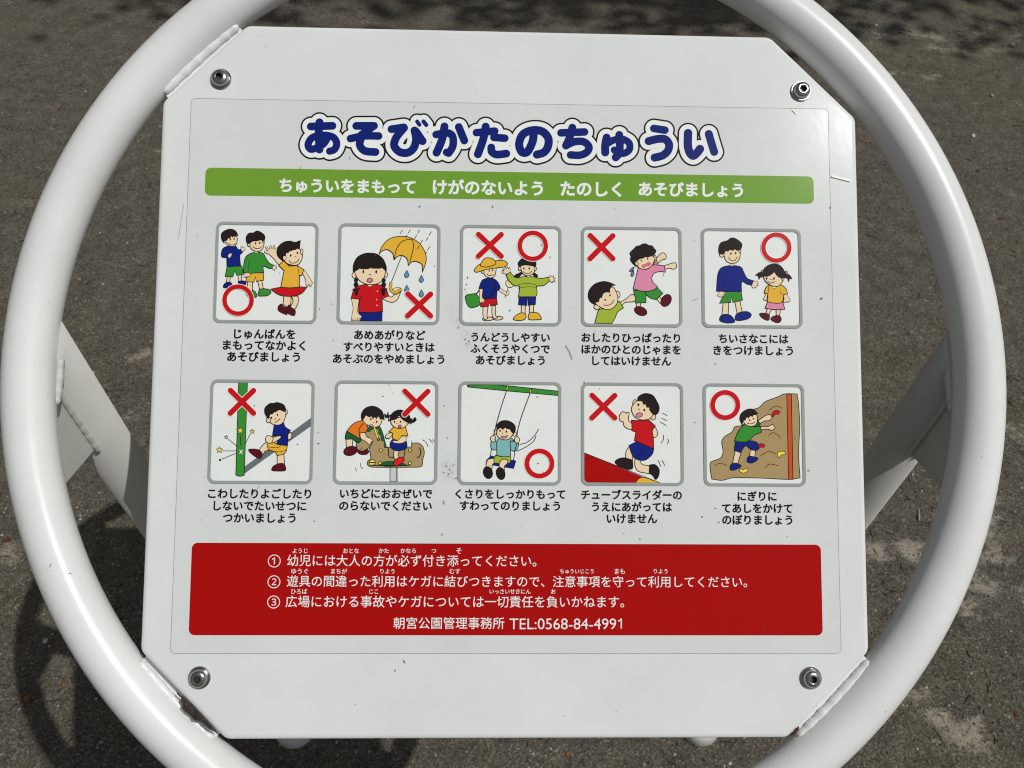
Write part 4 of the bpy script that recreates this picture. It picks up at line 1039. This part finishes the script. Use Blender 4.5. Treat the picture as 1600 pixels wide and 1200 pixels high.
# specks, nicks and scratches on the film and the plate
def specks():
    rnd = random.Random(11); v, f = [], []
    z = Z+0.0008
    def dab(x, y, rx, ry, rot):
        n = 7; b = len(v); ca, sa = math.cos(rot), math.sin(rot)
        for i in range(n):
            a = 2*math.pi*i/n; k = rnd.uniform(0.6, 1.2); X = rx*k*math.cos(a); Y = ry*k*math.sin(a); v.append((x+X*ca-Y*sa, y+X*sa+Y*ca, z))
        f.append(list(range(b, b+n)))
    known = [(656, 323, 3.5, 1, 0), (770, 323, 4, 1, 70), (1297, 325, 3, 1, 80), (846, 383, 1.2, 3.2, 10), (731, 434, 1, 3, 0), (729, 445, 1, 2.5, 10), (727, 452, 1, 2, 0), (797, 485, 1.2, 3, 20), (860, 402, 2.5, .8, 0), (599, 619, 3, 1, 0),
             (608, 602, 1.3, 1.3, 0), (695, 634, 2, .8, 0), (913, 598, 1, 3.5, -20), (937, 607, .8, 2.4, 0), (840, 620, 1.6, 1.6, 0), (841, 724, 1.6, 1.6, 0), (542, 705, 1.4, 1.4, 0), (466, 694, 2, 1.4, 0), (398, 634, 1.3, 2, 0), (498, 693, 3, 1, 0),
             (1242, 685, 1.4, 1.4, 0), (1283, 467, 2, 2.8, 20), (1085, 377, 1.2, 1.2, 0), (1118, 568, 1, 2.2, 40), (1263, 735, 2.5, 1, 30), (1086, 660, 1.1, 1.1, 0), (1097, 807, .9, 2.6, 20), (1118, 794, 1.4, 1.4, 0), (1123, 816, 2, 1.6, 0), (315, 812, 1.2, 1.2, 0),
             (492, 814, 1.3, 1.3, 0), (691, 835, .9, 2.5, 0), (694, 785, .8, 5, 5), (519, 475, 1.3, 1, 0), (521, 532, 1.2, 1.2, 0), (500, 483, 1.5, 1.5, 0), (1005, 813, 1, 2, -20), (1000, 842, .8, 2, -30), (438, 427, 1.2, 1.2, 0), (680, 416, 1.4, 1, 45), (700, 684, 1.3, 1.3, 0),
             (632, 1033, .8, 5, -25), (618, 1047, .7, 4, -25), (1192, 978, .8, 2.5, 40), (470, 263, .8, 4, 15), (547, 247, .7, 4, 5), (648, 167, .7, 5, 20), (505, 233, 1, 1, 0), (1230, 838, 1, 1, 0), (975, 833, 1, 1, 0), (960, 326, 1, 1, 0), (1160, 306, 1.2, 1.2, 0),
             (713, 747, 3, 1, -20), (698, 728, 2, 1.4, 30), (703, 733, 2.4, 1, 50), (694, 738, 1.6, 1.2, 10), (709, 726, 1.8, .9, 0), (701, 741, 1.2, 2, 30), (727, 530, 2, 1.2, 30), (733, 533, 2.2, 1, 10), (729, 537, 1.4, 1.4, 0), (716, 512, .9, 3, 30), (740, 528, 1.5, .9, 0)]
    for u, w, a, b_, r in known:
        x, y = pp(u, w); dab(x, y, a*0.00055*0.7, b_*0.00055*0.7, -math.radians(r))
    for k in range(150):
        s = rnd.uniform(0.0001, 0.00035); x, y = rnd.uniform(-0.285, 0.285), rnd.uniform(-0.285, 0.285)
        if abs(x)+abs(y) > 0.5: continue
        dab(x, y, s, s*rnd.uniform(0.5, 2.0), rnd.random()*3)
    me = bpy.data.meshes.new("dirt_specks"); me.from_pydata(v, [], f); me.materials.append(M_SPECK)
    o = link(bpy.data.objects.new("dirt_specks", me), plate); o["kind"] = "stuff"
specks()
sc_ = Print("fine_scratches", (0, 0), 1, plate, Z+0.0008)
for a, w in (("408,757 400,767 388,783", .6), ("884,540 890,550 894,561", .9), ("1082,470 1090,466", .5), ("288,320 284,345 280,372", .5)): sc_.L(a, w, 'grey')
for a, w in (("1300,276! 1328,283!", 2.2), ("1238,172! 1244,178!", 1.2)): sc_.L(a, w, 'halo')
sc_.build()["kind"] = "stuff"

# ------------------------------------------------------------------ litter lying on the ground: each a thing of its own
M_LEAFY = simple("yellow_leaf", (0.42, 0.26, 0.03), 0.6, 0, 60, 0.3); M_LEAFR = simple("red_brown_leaf", (0.22, 0.055, 0.025), 0.65, 0, 60, 0.35)
M_LEAFO = simple("orange_leaf", (0.36, 0.15, 0.045), 0.65, 0, 60, 0.3); M_LEAFG = simple("olive_leaf", (0.16, 0.16, 0.09), 0.6, 0, 50, 0.3)
M_TWIGP = simple("pale_wood", (0.36, 0.31, 0.22), 0.8, 0, 90, 0.3); M_TWIGD = simple("dark_wood", (0.05, 0.04, 0.032), 0.85, 0, 90, 0.4); M_TWIGR = simple("red_wood", (0.16, 0.07, 0.04), 0.8, 0, 90, 0.3)
M_STONEW = simple("white_stone", (0.58, 0.56, 0.50), 0.7, 0, 120, 0.2, 0.002); M_STONEG = simple("grey_stone", (0.26, 0.25, 0.22), 0.8, 0, 120, 0.25, 0.002); M_CLOD = simple("dark_clod", (0.05, 0.045, 0.038), 0.95, 0, 200, 0.4, 0.004)
def place(o, u, v, rz, dz=0.002):
    p = ground_at(u, v); p.z = gz(p.x, p.y)+dz; o.location = p; o.rotation_euler = (0, 0, math.radians(rz))
def tag(o, label, cat, group=None):
    o["label"] = label; o["category"] = cat
    if group: o["group"] = group
def leaf(u, v, L, W, rz, mat, label, curl=0.3):
    bm = bmesh.new(); n = 9; rows = []
    for i in range(n):
        t = i/(n-1); w = W*math.sin(math.pi*min(1, t*1.02)**0.85)*0.5+0.0002; x = (t-0.5)*L
        rows.append([bm.verts.new((x, s*w, curl*W*abs(s)**1.5*0.6+0.12*L*(t-0.5)**2)) for s in (-1, -0.5, 0, 0.5, 1)])
    for A, B in zip(rows, rows[1:]):
        for j in range(4): bm.faces.new((A[j], A[j+1], B[j+1], B[j]))
    bmesh.ops.solidify(bm, geom=bm.faces[:], thickness=0.0004)
    o = mesh_obj("fallen_leaf", bm, mat, smooth=True); place(o, u, v, rz); tag(o, label, "leaf", "bits of leaf on the ground")
    st = mesh_obj("leaf_stalk", tube_rings([Vector((L*0.48, 0, 0.001)), Vector((L*0.62, W*0.05, 0.0012)), Vector((L*0.78, W*0.15, 0.0022))], [0.0006, 0.0005, 0.0004], 6), mat, o)
def twig(u, v, L, r, rz, mat, label, bend=0.05):
    rnd = random.Random(int(u)); pts = [Vector(((t-0.5)*L, bend*L*math.sin(t*3.0)+rnd.uniform(-1, 1)*r*0.6, rnd.uniform(0, 1)*r)) for t in [i/8 for i in range(9)]]
    o = mesh_obj("twig", tube_rings(pts, [r*(1-0.5*i/8)*rnd.uniform(0.85, 1.15) for i in range(9)], 8), mat, smooth=True); place(o, u, v, rz, r); tag(o, label, "twig", "twigs on the ground")
def stone(u, v, s, mat, label, seed, name="pebble"):
    bm = bmesh.new(); bmesh.ops.create_icosphere(bm, subdivisions=3, radius=s)
    for q in bm.verts:
        d = q.co.normalized(); q.co = q.co*(1+0.28*noise.noise(d*1.6+Vector((seed, 0, 0)))+0.08*noise.noise(d*6+Vector((seed, 3, 0)))); q.co.z *= 0.65; q.co.y *= 0.8
    o = mesh_obj(name, bm, mat, smooth=True); place(o, u, v, seed*40, s*0.35); tag(o, label, "stone", "loose stones on the ground")
leaf(1354, 221, 0.026, 0.011, 10, M_LEAFO, "pale orange leaf lying just right of the plate's upper right corner")
leaf(1563, 343, 0.030, 0.009, 8, M_LEAFR, "rusty brown leaf on bare earth outside the ring's upper right")
leaf(1575, 265, 0.013, 0.009, 40, M_LEAFY, "small bright yellow leaf on bare earth far right")
leaf(93, 171, 0.012, 0.010, 70, M_LEAFR, "tiny red leaf fragment on the shaded earth outside the ring's upper left")
leaf(104, 1073, 0.013, 0.009, 120, M_LEAFO, "orange leaf scrap beside the ring's lower left curve")
leaf(45, 1093, 0.018, 0.012, 60, M_LEAFO, "crumpled tan orange leaf in the bottom left corner area")
leaf(45, 1190, 0.026, 0.016, 110, M_LEAFG, "dull olive leaf at the bottom left edge of the ground")
leaf(12, 845, 0.022, 0.008, 25, M_LEAFR, "dry brown leaf at the far left edge beside the ring")
leaf(1586, 1117, 0.012, 0.008, 80, M_LEAFR, "dark red leaf fragment at the lower right edge of the ground")
leaf(888, 1180, 0.012, 0.008, 60, M_LEAFO, "small orange leaf just below the plate's bottom edge")
twig(1434, 806, 0.034, 0.0024, 72, M_TWIGP, "short pale broken stick on gritty earth between plate and ring", 0.0)
twig(1365, 371, 0.06, 0.0013, -35, M_TWIGD, "thin dark twig on earth inside the ring's right side")
twig(1590, 857, 0.05, 0.0011, 2, M_TWIGR, "fine reddish stem lying on a pale mud patch")
twig(1468, 1152, 0.035, 0.0014, -70, M_TWIGD, "small dark twig near the bottom right, between mud patches")
twig(165, 1, 0.05, 0.002, -20, M_TWIGD, "dark twig in the deep shade at the top left")
twig(178, 612, 0.055, 0.0013, 12, M_TWIGD, "hair-thin dark root on earth beside the left leg", 0.1)
twig(1590, 200, 0.05, 0.0014, -8, M_TWIGD, "thin dark twig at the far right upper edge", 0.1)
stone(144, 583, 0.0055, M_STONEW, "small rounded white pebble beside the left leg", 1.0)
stone(1519, 215, 0.0085, M_STONEW, "white pebble casting a shadow outside the ring's upper right", 2.0)
stone(1549, 151, 0.0085, M_STONEG, "pale grey stone lying higher than the white pebble on the right", 3.0)
stone(1582, 70, 0.011, M_STONEG, "flat grey stone near the top right corner", 4.0)
stone(1528, 268, 0.006, M_CLOD, "dark clod of earth left of the yellow leaf", 5.0, "earth_clod")
stone(25, 335, 0.006, M_CLOD, "dark clod of earth at the left edge outside the ring", 6.0, "earth_clod")
stone(134, 144, 0.006, M_STONEG, "flat pale stone outside the ring's upper left curve", 7.0)
stone(112, 147, 0.005, M_CLOD, "dark clod beside the flat pale stone at upper left", 8.0, "earth_clod")
stone(1369, 39, 0.006, M_STONEW, "tiny white pebble above the ring at upper right", 9.0)

# ------------------------------------------------------------------ park tree standing beyond the sign, to the right: its shade reaches the far ground
def park_tree():
    rnd = random.Random(5)
    t = bpy.data.objects.new("park_tree", None); COL.objects.link(t); t.location = (3.2, 4.32, 0)
    tag(t, "leafy green park tree shading the far ground behind the sign", "tree")
    bark = simple("tree_bark", (0.11, 0.085, 0.06), 0.9, 0, 14, 0.4, 0.02); lf = simple("tree_leaf", (0.06, 0.105, 0.03), 0.55, 0, 2, 0.35)
    pts = [Vector((0, 0, -0.1)), Vector((0.03, 0.02, 1.2)), Vector((-0.05, 0.06, 2.6)), Vector((0.0, 0.0, 4.2)), Vector((0.1, -0.1, 6.0))]
    tr = mesh_obj("trunk", tube_rings(pts, [0.22, 0.16, 0.14, 0.11, 0.06], 14), bark, t, ident, True)
    tips = []
    for k in range(11):
        a = k*2.4; h = 2.9+0.28*k; L = rnd.uniform(1.5, 2.4)*(1-0.03*k); b0 = Vector((0, 0, h)); e = b0+Vector((math.cos(a)*L, math.sin(a)*L*0.85, L*0.45))
        mid = b0.lerp(e, 0.5)+Vector((0, 0, 0.15)); mesh_obj("branch", tube_rings([b0, mid, e], [0.07, 0.045, 0.02], 8), bark, tr, ident, True); tips += [mid, e]
    v, f = [], []
    for k in range(420):
        c = Vector((rnd.gauss(0, 1), rnd.gauss(0, 1), rnd.gauss(0, 1))).normalized()*rnd.uniform(0.35, 1)**0.6
        c = Vector((c.x*4.3, c.y*2.45, 5.6+c.z*1.5))
        if rnd.random() < 0.2: c = rnd.choice(tips).copy()
        for q in range(62):
            p = c+Vector((rnd.gauss(0, 0.24), rnd.gauss(0, 0.24), rnd.gauss(0, 0.16))); u = Vector((rnd.gauss(0, 1), rnd.gauss(0, 1), rnd.gauss(0, 0.5))).normalized(); w = u.orthogonal(); w.rotate(Matrix.Rotation(rnd.random()*6.28, 3, u))
            l, m = rnd.uniform(0.05, 0.085), rnd.uniform(0.02, 0.035); b = len(v); v += [p-u*l, p+w*m, p+u*l, p-w*m]; f.append((b, b+1, b+2, b+3))
    me = bpy.data.meshes.new("crown"); me.from_pydata(v, [], f); me.materials.append(lf); link(bpy.data.objects.new("crown", me), t)
park_tree()
